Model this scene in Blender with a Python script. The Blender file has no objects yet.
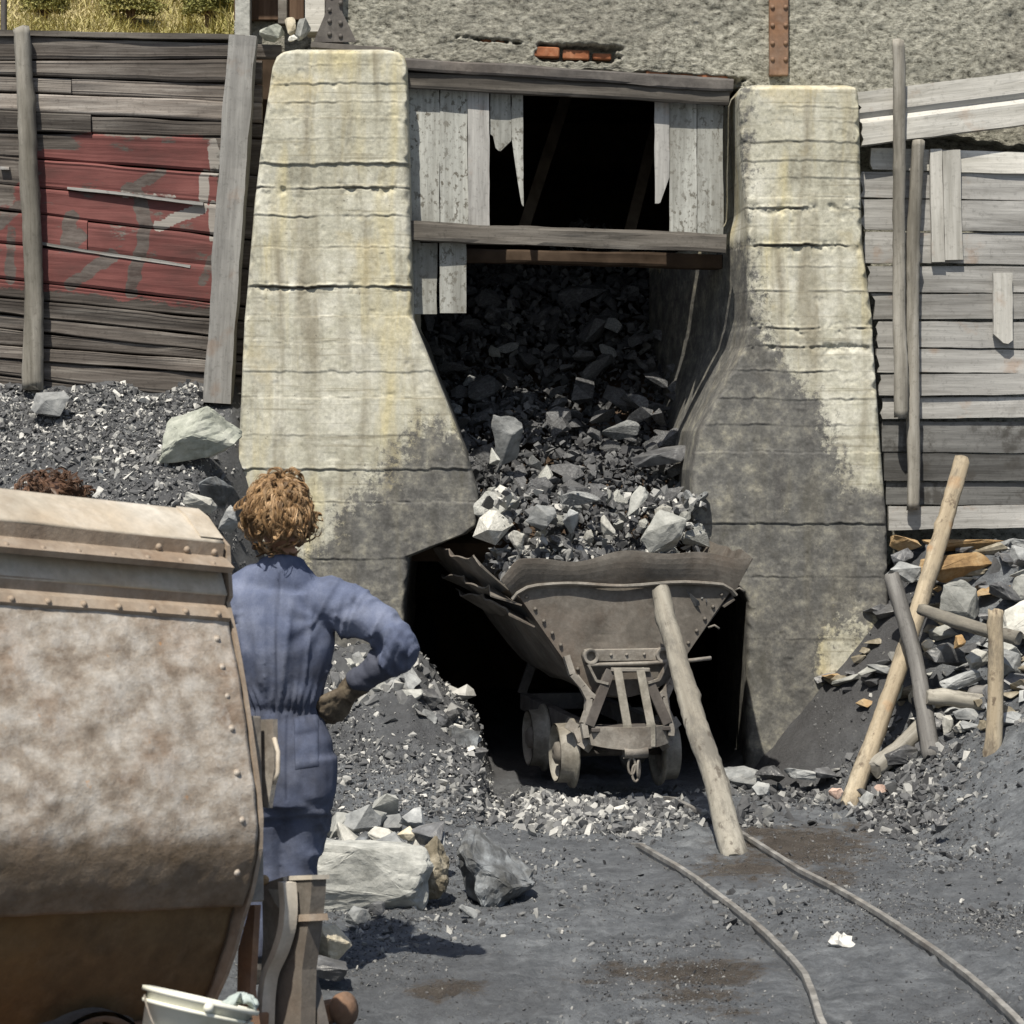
import bpy, bmesh, math, random
import numpy as np
from mathutils import Vector, Matrix, Quaternion
from math import radians, sin, cos, pi

sc = bpy.context.scene
COL = sc.collection
F = 2400.0; CX = 512.0; HY = 455.0; H = 1.71
random.seed(7)

def P(px, py, Y):
    return Vector(((px-CX)*Y/F, Y, H-(py-HY)*Y/F))

# ------------------------------------------------------------------ numpy noise
def _hash(ix, iy, iz, s):
    n = (ix*374761393 + iy*668265263 + iz*2147483647 + s*974634777) & 0xffffffff
    n = ((n ^ (n >> 13))*1274126177) & 0xffffffff
    n = ((n ^ (n >> 16))*2246822519) & 0xffffffff
    return ((n ^ (n >> 15)) & 0xffffff)/float(0xffffff)

def vnoise(p, s=0):
    p = np.asarray(p, float)
    i = np.floor(p).astype(np.int64); f = p-i
    f = f*f*f*(f*(f*6-15)+10)
    out = 0
    for dx in (0, 1):
        wx = f[:, 0] if dx else 1-f[:, 0]
        for dy in (0, 1):
            wy = f[:, 1] if dy else 1-f[:, 1]
            for dz in (0, 1):
                wz = f[:, 2] if dz else 1-f[:, 2]
                out = out + wx*wy*wz*_hash(i[:, 0]+dx, i[:, 1]+dy, i[:, 2]+dz, s)
    return out*2-1

def fbm(p, octv=4, s=0, gain=.5):
    p = np.asarray(p, float); a = 1.0; o = 0; t = 0
    for k in range(octv):
        o = o + a*vnoise(p*(2.03**k)+k*17.3, s+k); t += a; a *= gain
    return o/t*1.6

def sstep(a, b, x):
    t = np.clip((np.asarray(x, float)-a)/(b-a), 0, 1)
    return t*t*(3-2*t)

# ------------------------------------------------------------------ object helpers
def tag(o, label=None, cat=None, group=None, kind=None):
    if label: o['label'] = label
    if cat: o['category'] = cat
    if group: o['group'] = group
    if kind: o['kind'] = kind
    return o

def link(name, me, mat=None, parent=None, loc=None, mtx=None):
    o = bpy.data.objects.new(name, me)
    COL.objects.link(o)
    if mat is not None:
        me.materials.clear(); me.materials.append(mat)
    if parent is not None: o.parent = parent
    if mtx is not None: o.matrix_basis = mtx
    elif loc is not None: o.location = loc
    return o

def empty(name, loc=(0, 0, 0), rz=0):
    o = bpy.data.objects.new(name, None); COL.objects.link(o)
    o.empty_display_size = .1
    o.location = loc; o.rotation_euler = (0, 0, rz)
    return o

def mesh_from(verts, faces, smooth=False, tone=None, attrs=None):
    me = bpy.data.meshes.new('shape')
    me.from_pydata([tuple(v) for v in verts], [], [tuple(f) for f in faces])
    if smooth:
        me.polygons.foreach_set('use_smooth', [True]*len(me.polygons))
    if tone is not None: set_attr(me, 'tone', tone)
    if attrs:
        for k, v in attrs.items(): set_attr(me, k, v)
    me.update()
    return me

def set_attr(me, name, vals):
    a = me.attributes.new(name, 'FLOAT', 'POINT')
    a.data.foreach_set('value', np.asarray(vals, np.float32))

def fast_mesh(V, T, smooth=False, attrs=None):
    """V (n,3) array, T (m,3) triangle or (m,4) quad array."""
    V = np.asarray(V, np.float32); T = np.asarray(T, np.int32)
    k = T.shape[1]
    me = bpy.data.meshes.new('shape')
    me.vertices.add(len(V)); me.vertices.foreach_set('co', V.ravel())
    me.loops.add(T.size); me.loops.foreach_set('vertex_index', T.ravel())
    me.polygons.add(len(T))
    me.polygons.foreach_set('loop_start', np.arange(len(T), dtype=np.int32)*k)
    me.polygons.foreach_set('use_smooth', np.full(len(T), smooth))
    me.update(calc_edges=True)
    if attrs:
        for n, v in attrs.items(): set_attr(me, n, v)
    return me

def recalc(me):
    bm = bmesh.new(); bm.from_mesh(me)
    bmesh.ops.recalc_face_normals(bm, faces=bm.faces)
    bm.to_mesh(me); bm.free(); return me

def bm_mesh(bm, smooth=False):
    bmesh.ops.recalc_face_normals(bm, faces=bm.faces)
    me = bpy.data.meshes.new('shape'); bm.to_mesh(me); bm.free()
    if smooth: me.polygons.foreach_set('use_smooth', [True]*len(me.polygons))
    return me

def loft(rows, close_u=False, caps=False):
    n = len(rows[0]); V = [v for r in rows for v in r]; Fc = []
    m = n if close_u else n-1
    for i in range(len(rows)-1):
        for j in range(m):
            a = i*n+j; b = i*n+(j+1) % n
            Fc.append((a, b, b+n, a+n))
    if caps:
        Fc.append(tuple(range(n-1, -1, -1))); Fc.append(tuple(range((len(rows)-1)*n, len(rows)*n)))
    return V, Fc

def add_box(bm, c, s, rot=None, bevel=0.0):
    """box with centre c and full size s, optional 3x3 rotation"""
    r = bmesh.ops.create_cube(bm, size=1)
    M = Matrix.Translation(Vector(c)) @ ((rot.to_4x4() if rot else Matrix.Identity(4))) @ Matrix.Diagonal((s[0], s[1], s[2], 1))
    bmesh.ops.transform(bm, matrix=M, verts=r['verts'])
    if bevel:
        es = list({e for v in r['verts'] for e in v.link_edges})
        bmesh.ops.bevel(bm, geom=es, offset=bevel, segments=1, affect='EDGES', profile=.5)

def add_bar(bm, a, b, w, t, up=(0, -1, 0), bevel=.002):
    """flat bar from a to b: width w across, thickness t along 'up'"""
    a = Vector(a); b = Vector(b); d = b-a; L = d.length; d.normalize()
    u = Vector(up); u = (u-d*u.dot(d)).normalized(); s = d.cross(u)
    R = Matrix((s, u, d)).transposed()
    add_box(bm, (a+b)/2, (w, t, L), R, bevel)

def frames(pts):
    pts = [Vector(p) for p in pts]; T = []
    for i in range(len(pts)):
        t = (pts[min(i+1, len(pts)-1)]-pts[max(i-1, 0)])
        T.append(t.normalized())
    return pts, T

def tube_data(pts, radii, n=10, ref=(0, 1, 0), flat=None, caps=True, base=0):
    """closed tube; radii are numbers or (r_along_ref, r_across)"""
    pts, T = frames(pts); V = []; Fc = []
    u = None
    for i, (p, t) in enumerate(zip(pts, T)):
        r = radii[i] if hasattr(radii, '__len__') else radii
        ra, rb = (r if hasattr(r, '__len__') else (r, r))
        w = Vector(ref) if u is None else u
        w = w-t*w.dot(t)
        if w.length < 1e-4: w = Vector((1, 0, 0))-t*t.x
        u = w.normalized(); v = t.cross(u)
        for k in range(n):
            a = 2*pi*k/n
            V.append(p+u*(ra*cos(a))+v*(rb*sin(a)))
    for i in range(len(pts)-1):
        for k in range(n):
            a = base+i*n+k; b = base+i*n+(k+1) % n
            Fc.append((a, b, b+n, a+n))
    if caps:
        Fc.append(tuple(base+k for k in range(n-1, -1, -1)))
        Fc.append(tuple(base+(len(pts)-1)*n+k for k in range(n)))
    return V, Fc

def add_tube(bm, pts, radii, n=10, ref=(0, 1, 0), caps=True):
    V, Fc = tube_data(pts, radii, n, ref, caps=caps)
    vs = [bm.verts.new(v) for v in V]
    for f in Fc:
        try: bm.faces.new([vs[i] for i in f])
        except ValueError: pass

def add_ring(bm, c, axis, prof, n=28, ref=(0, 0, 1)):
    """lathe: prof = [(radius, offset along axis)] closed loop around axis"""
    c = Vector(c); ax = Vector(axis).normalized()
    u = Vector(ref); u = (u-ax*u.dot(ax)).normalized(); v = ax.cross(u)
    rows = []
    for (r, h) in prof:
        rows.append([c+ax*h+u*(r*cos(2*pi*k/n))+v*(r*sin(2*pi*k/n)) for k in range(n)])
    V, Fc = loft(rows, close_u=True)
    vs = [bm.verts.new(x) for x in V]
    for f in Fc: bm.faces.new([vs[i] for i in f])

def remesh(bm, voxel, smooth_iters=2, subdiv=0):
    me = bpy.data.meshes.new('tmp'); bmesh.ops.recalc_face_normals(bm, faces=bm.faces); bm.to_mesh(me); bm.free()
    o = bpy.data.objects.new('tmp', me); COL.objects.link(o)
    m = o.modifiers.new('r', 'REMESH'); m.mode = 'VOXEL'; m.voxel_size = voxel; m.use_smooth_shade = True
    if smooth_iters:
        s = o.modifiers.new('s', 'SMOOTH'); s.iterations = smooth_iters; s.factor = .5
    dg = bpy.context.evaluated_depsgraph_get(); dg.update()
    out = bpy.data.meshes.new_from_object(o.evaluated_get(dg))
    bpy.data.objects.remove(o); bpy.data.meshes.remove(me)
    out.polygons.foreach_set('use_smooth', [True]*len(out.polygons))
    return out

def co(me):
    a = np.empty(len(me.vertices)*3, np.float32); me.vertices.foreach_get('co', a); return a.reshape(-1, 3).astype(float)

def nrm(me):
    a = np.empty(len(me.vertices)*3, np.float32); me.vertices.foreach_get('normal', a); return a.reshape(-1, 3).astype(float)

def setco(me, V):
    me.vertices.foreach_set('co', np.asarray(V, np.float32).ravel()); me.update()

# ------------------------------------------------------------------ material helper
class NB:
    jit = False; _src = None
    def __init__(s, name, jit=False):
        s.jit = jit
        s.m = bpy.data.materials.new(name); s.m.use_nodes = True
        s.t = s.m.node_tree; s.t.nodes.clear()
        s.o = s.t.nodes.new('ShaderNodeOutputMaterial')
        s.b = s.t.nodes.new('ShaderNodeBsdfPrincipled')
        s.t.links.new(s.b.outputs[0], s.o.inputs[0])
        s.tc = s.t.nodes.new('ShaderNodeTexCoord')
    def n(s, typ, **kw):
        x = s.t.nodes.new(typ)
        for k, v in kw.items(): setattr(x, k, v)
        return x
    def set(s, inp, v):
        if hasattr(v, 'is_linked') or hasattr(v, 'links'): s.t.links.new(v, inp)
        else:
            if hasattr(v, '__len__') and len(v) == 3 and inp.type == 'RGBA': v = (*v, 1)
            inp.default_value = v
    def src(s):
        # each object gets its own stretch of the pattern, so copies do not repeat
        if not s.jit: return s.tc.outputs['Object']
        if s._src is None:
            m = s.n('ShaderNodeVectorMath', operation='SCALE'); m.inputs[0].default_value = (53, 31, 17); s.t.links.new(s.rnd(), m.inputs['Scale'])
            a = s.n('ShaderNodeVectorMath', operation='ADD'); s.t.links.new(s.tc.outputs['Object'], a.inputs[0]); s.t.links.new(m.outputs[0], a.inputs[1]); s._src = a.outputs[0]
        return s._src
    def vec(s, scale=(1, 1, 1), loc=(0, 0, 0)):
        x = s.n('ShaderNodeMapping'); s.t.links.new(s.src(), x.inputs[0])
        x.inputs['Scale'].default_value = scale; x.inputs['Location'].default_value = loc
        return x.outputs[0]
    def noise(s, scale=5, detail=6, rough=.6, st=(1, 1, 1), loc=(0, 0, 0), dist=0.0):
        x = s.n('ShaderNodeTexNoise'); s.t.links.new(s.vec(st, loc), x.inputs['Vector'])
        x.inputs['Scale'].default_value = scale; x.inputs['Detail'].default_value = detail
        x.inputs['Roughness'].default_value = rough; x.inputs['Distortion'].default_value = dist
        return x.outputs[0]
    def voro(s, scale=5, st=(1, 1, 1), feature='F1', out=0):
        x = s.n('ShaderNodeTexVoronoi', feature=feature); s.t.links.new(s.vec(st), x.inputs['Vector'])
        x.inputs['Scale'].default_value = scale
        return x.outputs[out]
    def ramp(s, fac, stops, mode='LINEAR'):
        x = s.n('ShaderNodeValToRGB'); s.set(x.inputs[0], fac); cr = x.color_ramp; cr.interpolation = mode
        while len(cr.elements) < len(stops): cr.elements.new(.5)
        for e, (p, c) in zip(cr.elements, stops):
            e.position = p
            if not hasattr(c, '__len__'): c = (c, c, c)
            e.color = (*c, 1)
        return x.outputs[0]
    def mix(s, fac, a, b, mode='MIX'):
        x = s.n('ShaderNodeMix', data_type='RGBA', blend_type=mode)
        s.set(x.inputs[0], fac); s.set(x.inputs[6], a); s.set(x.inputs[7], b)
        return x.outputs[2]
    def math(s, op, a, b=0.0, clamp=False):
        x = s.n('ShaderNodeMath', operation=op, use_clamp=clamp); s.set(x.inputs[0], a); s.set(x.inputs[1], b)
        return x.outputs[0]
    def attr(s, name):
        x = s.n('ShaderNodeAttribute', attribute_name=name); return x.outputs['Fac']
    def rnd(s):
        return s.n('ShaderNodeObjectInfo').outputs['Random']
    def hsvv(s, col, val):
        """scale a colour's brightness by val (socket or number)"""
        x = s.n('ShaderNodeHueSaturation'); s.set(x.inputs['Color'], col); s.set(x.inputs['Value'], val); return x.outputs[0]
    def bump(s, h, strength=.5, dist=.01, normal=None):
        x = s.n('ShaderNodeBump'); s.set(x.inputs['Height'], h); x.inputs['Strength'].default_value = strength
        x.inputs['Distance'].default_value = dist
        if normal is not None: s.t.links.new(normal, x.inputs['Normal'])
        return x.outputs[0]
    def fin(s, color, rough=.85, normal=None, metal=0.0, spec=.3):
        s.set(s.b.inputs['Base Color'], color); s.set(s.b.inputs['Roughness'], rough); s.set(s.b.inputs['Metallic'], metal)
        s.b.inputs['Specular IOR Level'].default_value = spec
        if normal is not None: s.t.links.new(normal, s.b.inputs['Normal'])
        return s.m

# ------------------------------------------------------------------ materials
MAT = {}
def mk_concrete():
    k = NB('board_marked_concrete')
    a = k.noise(2.6, 12, .68); fine = k.noise(55, 8, .75); mid = k.noise(14, 10, .72)
    v1 = k.noise(7, 3.5, .55, (1.2, 1.2, .13), dist=.6); v2 = k.noise(8, 3, .5, (1.1, 1.1, .18), (3, 1, 0), dist=.6); hz = k.noise(30, 6, .6, (.05, .05, 1.6))
    c = k.ramp(k.math('ADD', k.math('MULTIPLY', a, .6), k.math('MULTIPLY', mid, .4)), [(.34, (.24, .23, .185)), (.46, (.44, .43, .355)), (.62, (.61, .60, .53))])
    bl = k.math('MULTIPLY', k.ramp(k.noise(5, 9, .75, (1, 1, .8), (9, 4, 6)), [(.54, 0), (.64, .6)]), k.ramp(k.noise(1.3, 3, .5, loc=(2, 7, 7)), [(.42, .25), (.6, 1)]))
    c = k.mix(bl, c, (.20, .19, .165))
    c = k.mix(k.ramp(v2, [(.50, 0), (.72, .6)]), c, (.53, .46, .25))              # ochre runs
    c = k.mix(k.ramp(v1, [(.28, .75), (.50, 0)]), c, (.20, .175, .125))              # dark runs
    c = k.mix(k.ramp(hz, [(.33, .55), (.42, 0)]), c, (.24, .22, .165))              # board grain
    c = k.mix(k.ramp(k.noise(1.7, 6, .6, loc=(3, 8, 2)), [(.58, 0), (.7, .5)]), c, (.50, .41, .21))
    c = k.mix(k.ramp(k.noise(20, 6, .7, loc=(1, 5, 2)), [(.30, .85), (.37, 0)]), c, (.13, .115, .09))
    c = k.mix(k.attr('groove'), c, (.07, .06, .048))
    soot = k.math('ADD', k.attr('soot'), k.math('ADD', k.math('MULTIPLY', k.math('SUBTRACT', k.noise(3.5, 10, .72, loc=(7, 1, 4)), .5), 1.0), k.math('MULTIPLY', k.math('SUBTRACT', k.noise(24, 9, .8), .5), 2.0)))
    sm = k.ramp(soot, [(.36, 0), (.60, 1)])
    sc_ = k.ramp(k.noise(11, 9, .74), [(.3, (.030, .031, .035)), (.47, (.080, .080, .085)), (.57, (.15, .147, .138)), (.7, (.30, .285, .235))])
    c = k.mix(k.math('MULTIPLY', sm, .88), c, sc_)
    c = k.hsvv(c, k.math('ADD', k.math('MULTIPLY', fine, 1.1), .45))
    hgt = k.math('ADD', k.math('MULTIPLY', fine, .5), k.math('MULTIPLY', mid, .35))
    return k.fin(c, .95, k.bump(hgt, .4, .007), spec=.15)

def mk_roughcast():
    k = NB('roughcast_concrete')
    a = k.noise(1.3, 6, .6); n1 = k.noise(22, 10, .8, (1, 1, 1.7)); n2 = k.noise(60, 6, .75)
    c = k.ramp(n1, [(.38, (.06, .057, .046)), (.45, (.27, .265, .225)), (.56, (.48, .47, .405)), (.68, (.64, .63, .56))])
    c = k.mix(k.ramp(a, [(.35, .5), (.55, 0)]), c, (.17, .16, .14))
    c = k.hsvv(c, k.math('ADD', k.math('MULTIPLY', n2, 1.2), .4))
    h = k.math('ADD', n1, k.math('MULTIPLY', n2, .6))
    return k.fin(c, .97, k.bump(h, .8, .028), spec=.1)

def mk_wood(name, dark, mid, light, axis='X', tone_amp=.35, rust=0.0, grain=26, stain=.5):
    k = NB(name, name != 'dark_stained_boards')
    st = {'X': (.05, 1, 1), 'Z': (1, 1, .05)}[axis]; st2 = {'X': (.18, 1, 1), 'Z': (1, 1, .18)}[axis]
    g = k.noise(grain, 8, .7, st, dist=.4); g2 = k.noise(grain*2.6, 4, .6, st); b = k.noise(2.0, 6, .65, st2); knots = k.noise(3.5, 2, .5)
    cr = k.noise(grain*3, 6, .7, tuple(x*.35 if x < 1 else x for x in st), (5, 5, 5), dist=.2)
    c = k.ramp(k.math('ADD', k.math('MULTIPLY', g, .55), k.math('MULTIPLY', b, .45)), [(.36, dark), (.5, mid), (.64, light)])
    c = k.mix(k.ramp(b, [(.38, stain), (.52, 0)]), c, tuple(x*.6 for x in dark))
    c = k.mix(k.ramp(cr, [(.30, .85), (.37, 0)]), c, tuple(x*.28 for x in dark))
    c = k.mix(k.ramp(knots, [(.66, 0), (.74, .6)]), c, tuple(x*.7 for x in dark))
    c = k.mix(k.ramp(k.noise(34, 8, .75), [(.36, .35), (.46, 0)]), c, tuple(x*.6 for x in dark))
    if rust: c = k.mix(k.math('MULTIPLY', k.ramp(k.noise(5, 4, .6, loc=(3, 3, 3)), [(.6, 0), (.72, 1)]), rust), c, (.30, .15, .06))
    v = k.math('ADD', k.math('MULTIPLY', k.attr('tone'), tone_amp), 1.0)
    v = k.math('MULTIPLY', v, k.math('ADD', k.math('MULTIPLY', g2, .5), .75))
    v = k.math('MULTIPLY', v, k.math('ADD', k.math('MULTIPLY', k.rnd(), .3), .85))
    c = k.hsvv(c, v)
    return k, c, k.bump(k.math('ADD', g, k.math('MULTIPLY', g2, .5)), .35, .008)

def mk_all():
    MAT['concrete'] = mk_concrete(); MAT['roughcast'] = mk_roughcast()
    k, c, b = mk_wood('weathered_grey_boards', (.20, .195, .185), (.36, .355, .345), (.50, .495, .48), 'X', .35, .35, stain=.35); MAT['board_grey'] = k.fin(c, .9, b, spec=.15)
    k, c, b = mk_wood('dark_stained_boards', (.042, .036, .032), (.095, .084, .076), (.20, .185, .17), 'X', .6, stain=.5)
    # faded paint: red field and grey strokes stored per vertex
    nz = k.noise(18, 6, .7, (.35, 1, 1)); nz2 = k.noise(5, 5, .65, (.4, 1, 1))
    nz3 = k.noise(30, 9, .78, (.5, 1, 1)); pn = k.math('ADD', k.math('MULTIPLY', k.math('SUBTRACT', k.math('ADD', nz, nz2), 1.0), .9), k.math('MULTIPLY', k.math('SUBTRACT', nz3, .5), 1.2))
    red = k.ramp(k.math('ADD', k.attr('paint_red'), pn), [(.42, 0), (.56, .93)])
    c2 = k.mix(red, c, k.ramp(nz2, [(.3, (.095, .043, .040)), (.5, (.16, .058, .054)), (.7, (.22, .085, .078))]))
    gr = k.ramp(k.math('ADD', k.attr('paint_grey'), pn), [(.42, 0), (.58, .9)])
    c2 = k.mix(gr, c2, k.ramp(nz, [(.35, (.06, .053, .048)), (.65, (.145, .135, .125))]))
    wh = k.ramp(k.math('ADD', k.attr('paint_white'), pn), [(.42, 0), (.58, .9)])
    c2 = k.mix(wh, c2, (.30, .29, .27))
    MAT['board_dark'] = k.fin(c2, .88, b, spec=.2)
    k, c, b = mk_wood('pale_bleached_board', (.30, .29, .26), (.47, .46, .43), (.60, .59, .56), 'X', .3, .4, stain=.3); MAT['board_pale'] = k.fin(c, .9, b, spec=.15)
    k, c, b = mk_wood('brown_timber', (.06, .054, .048), (.135, .122, .108), (.23, .215, .195), 'X', .3); MAT['timber'] = k.fin(c, .88, b, spec=.2)
    k, c, b = mk_wood('lichen_board', (.19, .19, .175), (.34, .345, .325), (.46, .47, .45), 'X', .3, stain=.2)
    c = k.mix(k.math('MULTIPLY', k.ramp(k.noise(36, 5, .65, (.7, 1, 1)), [(.40, .85), (.46, 0)]), k.ramp(k.noise(5, 4, .6), [(.36, .35), (.58, 1)])), c, (.10, .09, .072)); c = k.mix(k.ramp(k.noise(4, 6, .7, (.4, 1, 1)), [(.4, .5), (.56, 0)]), c, (.20, .195, .175)); MAT['board_lichen'] = k.fin(c, .92, b, spec=.12)
    k, c, b = mk_wood('square_post_wood', (.10, .085, .075), (.19, .17, .155), (.29, .27, .25), 'Z', .3); MAT['post'] = k.fin(c, .9, b, spec=.15)
    k, c, b = mk_wood('weathered_log', (.13, .12, .10), (.27, .255, .225), (.43, .415, .38), 'Z', .3, grain=20); MAT['log'] = k.fin(c, .9, b, spec=.15)
    k, c, b = mk_wood('grey_log', (.085, .08, .075), (.17, .165, .16), (.28, .275, .265), 'Z', .3, grain=20); MAT['log_grey'] = k.fin(c, .9, b, spec=.15)
    k, c, b = mk_wood('debarked_pole', (.27, .215, .145), (.44, .37, .27), (.56, .50, .39), 'Z', .3, grain=14, stain=.3)
    c = k.mix(k.ramp(k.noise(7, 9, .75, (1, 1, .35)), [(.47, 0), (.60, .85)]), c, (.15, .128, .10))
    c = k.mix(k.ramp(k.noise(16, 5, .65, (1, 1, .6)), [(.60, 0), (.68, .8)]), c, (.10, .075, .055))
    c = k.mix(k.ramp(k.noise(3, 3, .6, loc=(5, 2, 1)), [(.66, 0), (.74, .7)]), c, (.42, .22, .09)); MAT['pole'] = k.fin(c, .8, b, spec=.25)
    k, c, b = mk_wood('greyed_pole', (.23, .21, .175), (.36, .34, .295), (.48, .46, .41), 'Z', .3, grain=14, stain=.3)
    c = k.mix(k.ramp(k.noise(9, 9, .75, (1, 1, .35)), [(.46, 0), (.60, .85)]), c, (.13, .122, .108))
    c = k.mix(k.ramp(k.noise(16, 5, .65, (1, 1, .6)), [(.60, 0), (.67, .8)]), c, (.085, .072, .06)); MAT['pole_grey'] = k.fin(c, .8, b, spec=.25)

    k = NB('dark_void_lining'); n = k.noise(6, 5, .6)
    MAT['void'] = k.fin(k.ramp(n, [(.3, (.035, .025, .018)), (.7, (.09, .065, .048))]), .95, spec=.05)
    k = NB('sooty_timber'); n = k.noise(9, 5, .6, (1, 1, .1))
    MAT['strut'] = k.fin(k.ramp(n, [(.3, (.10, .08, .062)), (.7, (.2, .165, .13))]), .95, spec=.05)

    def rock(name, stops, dust=.25, bumpd=.012, rs=1.0, sp=.25, rough=.8):
        k = NB(name, True)
        n = k.noise(9*rs, 8, .65); n2 = k.noise(40*rs, 4, .6)
        c = k.ramp(n, stops)
        c = k.mix(k.ramp(k.noise(4*rs, 5, .6, (1, 1, 3)), [(.55, 0), (.7, dust)]), c, (.55, .54, .50))
        v = k.math('ADD', k.math('MULTIPLY', k.attr('tone'), .55), 1.0)
        v = k.math('MULTIPLY', v, k.math('ADD', k.math('MULTIPLY', k.rnd(), .5), .75))
        v = k.math('MULTIPLY', v, k.math('ADD', k.math('MULTIPLY', n2, .6), .7))
        return k.fin(k.hsvv(c, v), rough, k.bump(k.math('ADD', n, k.math('MULTIPLY', n2, .4)), .7, bumpd), spec=sp)
    MAT['slate'] = rock('dark_slate', [(.3, (.04, .041, .045)), (.5, (.095, .097, .103)), (.7, (.19, .195, .205))], .12, sp=.55, rough=.42)
    MAT['slate_mid'] = rock('grey_slate', [(.3, (.13, .135, .14)), (.5, (.27, .28, .285)), (.7, (.40, .41, .41))], .3)
    MAT['rock_pale'] = rock('pale_grey_stone', [(.3, (.19, .195, .185)), (.5, (.31, .315, .30)), (.7, (.43, .435, .415))], .25)
    MAT['rock_white'] = rock('dusty_white_stone', [(.3, (.34, .335, .305)), (.5, (.50, .495, .46)), (.7, (.62, .61, .575))], .4)
    MAT['rock_green'] = rock('greenish_grey_stone', [(.3, (.20, .21, .18)), (.5, (.31, .325, .285)), (.7, (.42, .43, .385))], .3, .008)
    MAT['rock_beige'] = rock('beige_stone', [(.3, (.34, .29, .20)), (.5, (.5, .45, .35)), (.7, (.6, .56, .46))], .3)
    MAT['rock_orange'] = rock('ochre_stone', [(.3, (.19, .12, .06)), (.5, (.36, .235, .115)), (.7, (.48, .38, .24))], .15)
    MAT['rock_blue'] = rock('bluish_dark_stone', [(.3, (.05, .05, .047)), (.48, (.105, .11, .115)), (.62, (.21, .225, .24)), (.75, (.36, .39, .41))], .15)
    MAT['rock_pink'] = rock('pinkish_stone', [(.3, (.40, .27, .22)), (.5, (.58, .43, .36)), (.7, (.68, .6, .54))], .4)
    # loose chips: pale or dark by their own tone
    k = NB('gravel_chips'); n = k.noise(30, 5, .6)
    c = k.ramp(k.attr('tone'), [(0, (.045, .046, .050)), (.35, (.125, .128, .134)), (.7, (.33, .33, .32)), (1, (.64, .63, .60))])
    MAT['gravel'] = k.fin(k.hsvv(c, k.math('ADD', k.math('MULTIPLY', n, .7), .65)), .75, k.bump(n, .4, .01), spec=.35)

    # trodden coal-dust ground
    k = NB('coal_dust_ground')
    a = k.noise(1.1, 6, .62); b2 = k.noise(8, 12, .76); f2 = k.noise(60, 6, .75)
    c = k.ramp(b2, [(.3, (.068, .076, .087)), (.48, (.138, .150, .167)), (.62, (.22, .236, .255)), (.75, (.34, .358, .375))])
    c = k.mix(k.ramp(a, [(.40, .55), (.58, 0)]), c, (.085, .09, .10))
    c = k.hsvv(c, k.math('ADD', k.math('MULTIPLY', k.noise(38, 9, .8), 1.3), .35))
    c = k.mix(k.ramp(f2, [(.64, 0), (.72, .6)]), c, (.45, .45, .44))
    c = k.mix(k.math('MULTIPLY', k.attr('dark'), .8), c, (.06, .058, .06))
    w0 = k.math('ADD', k.attr('wet'), k.math('ADD', k.math('MULTIPLY', k.math('SUBTRACT', k.noise(6, 8, .72), .5), 1.7), k.math('MULTIPLY', k.math('SUBTRACT', k.noise(32, 8, .78), .5), 1.5)))
    wet = k.ramp(w0, [(.38, 0), (.70, .92)])
    c = k.mix(wet, c, k.ramp(b2, [(.35, (.045, .037, .031)), (.7, (.115, .095, .078))]))
    h = k.math('ADD', k.math('MULTIPLY', b2, .8), k.math('MULTIPLY', f2, .35))
    MAT['ground'] = k.fin(c, k.ramp(wet, [(0, .85), (1, .2)]), k.bump(k.math('ADD', h, k.math('MULTIPLY', k.noise(42, 10, .8), .8)), 1.0, .022), spec=.4)

    def metal(name, stops, rustc=(.30, .14, .06), rust=.5, pale=(.5, .48, .44), palef=.3, sc0=5, rough=.75, bumpd=.01, orange=0.0, dirt_shade=None, low=False, st=(1, 1, 1)):
        k = NB(name)
        n = k.noise(sc0, 8, .65, st); n2 = k.noise(sc0*7, 5, .7); n3 = k.noise(sc0*.5, 5, .6, loc=(4, 1, 2))
        c = k.ramp(n, stops)
        c = k.mix(k.ramp(n3, [(.48, 0), (.68, rust)]), c, rustc)
        c = k.mix(k.ramp(k.noise(sc0*1.7, 6, .7, loc=(1, 9, 3)), [(.5, 0), (.68, palef)]), c, pale)
        if orange: c = k.mix(k.ramp(k.noise(20, 4, .55, loc=(8, 8, 1)), [(.69, 0), (.76, orange)]), c, (.50, .22, .05))
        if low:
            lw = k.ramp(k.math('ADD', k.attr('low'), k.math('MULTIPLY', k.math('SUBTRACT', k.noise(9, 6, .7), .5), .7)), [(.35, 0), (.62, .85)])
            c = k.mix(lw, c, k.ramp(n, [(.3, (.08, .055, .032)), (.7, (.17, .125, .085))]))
        c = k.hsvv(c, k.math('ADD', k.math('MULTIPLY', n2, .7), .65))
        return k.fin(c, rough, k.bump(k.math('ADD', n, k.math('MULTIPLY', n2, .35)), .5, bumpd), metal=.0, spec=.35)
    MAT['steel_brown'] = metal('dusty_brown_steel', [(.3, (.070, .062, .054)), (.5, (.125, .112, .098)), (.72, (.20, .182, .162))], rustc=(.16, .10, .065), rust=.3, palef=.12)
    MAT['steel_grey'] = metal('worn_grey_steel', [(.3, (.11, .10, .088)), (.5, (.20, .185, .165)), (.72, (.31, .29, .262))], rustc=(.17, .11, .07), rust=.25, palef=.25, sc0=8)
    MAT['steel_dark'] = metal('dark_riveted_steel', [(.3, (.05, .045, .043)), (.5, (.09, .082, .077)), (.72, (.14, .128, .118))], rustc=(.11, .075, .055), rust=.2, palef=.1)
    MAT['steel_rust'] = metal('rusty_steel', [(.3, (.10, .06, .04)), (.5, (.19, .115, .075)), (.72, (.29, .19, .125))], rust=.6, palef=.1)
    MAT['wheel'] = metal('polished_tread_steel', [(.3, (.13, .12, .10)), (.5, (.23, .215, .185)), (.72, (.38, .36, .315))], rustc=(.15, .11, .075), rust=.2, palef=.2, sc0=9, rough=.5)
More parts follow.
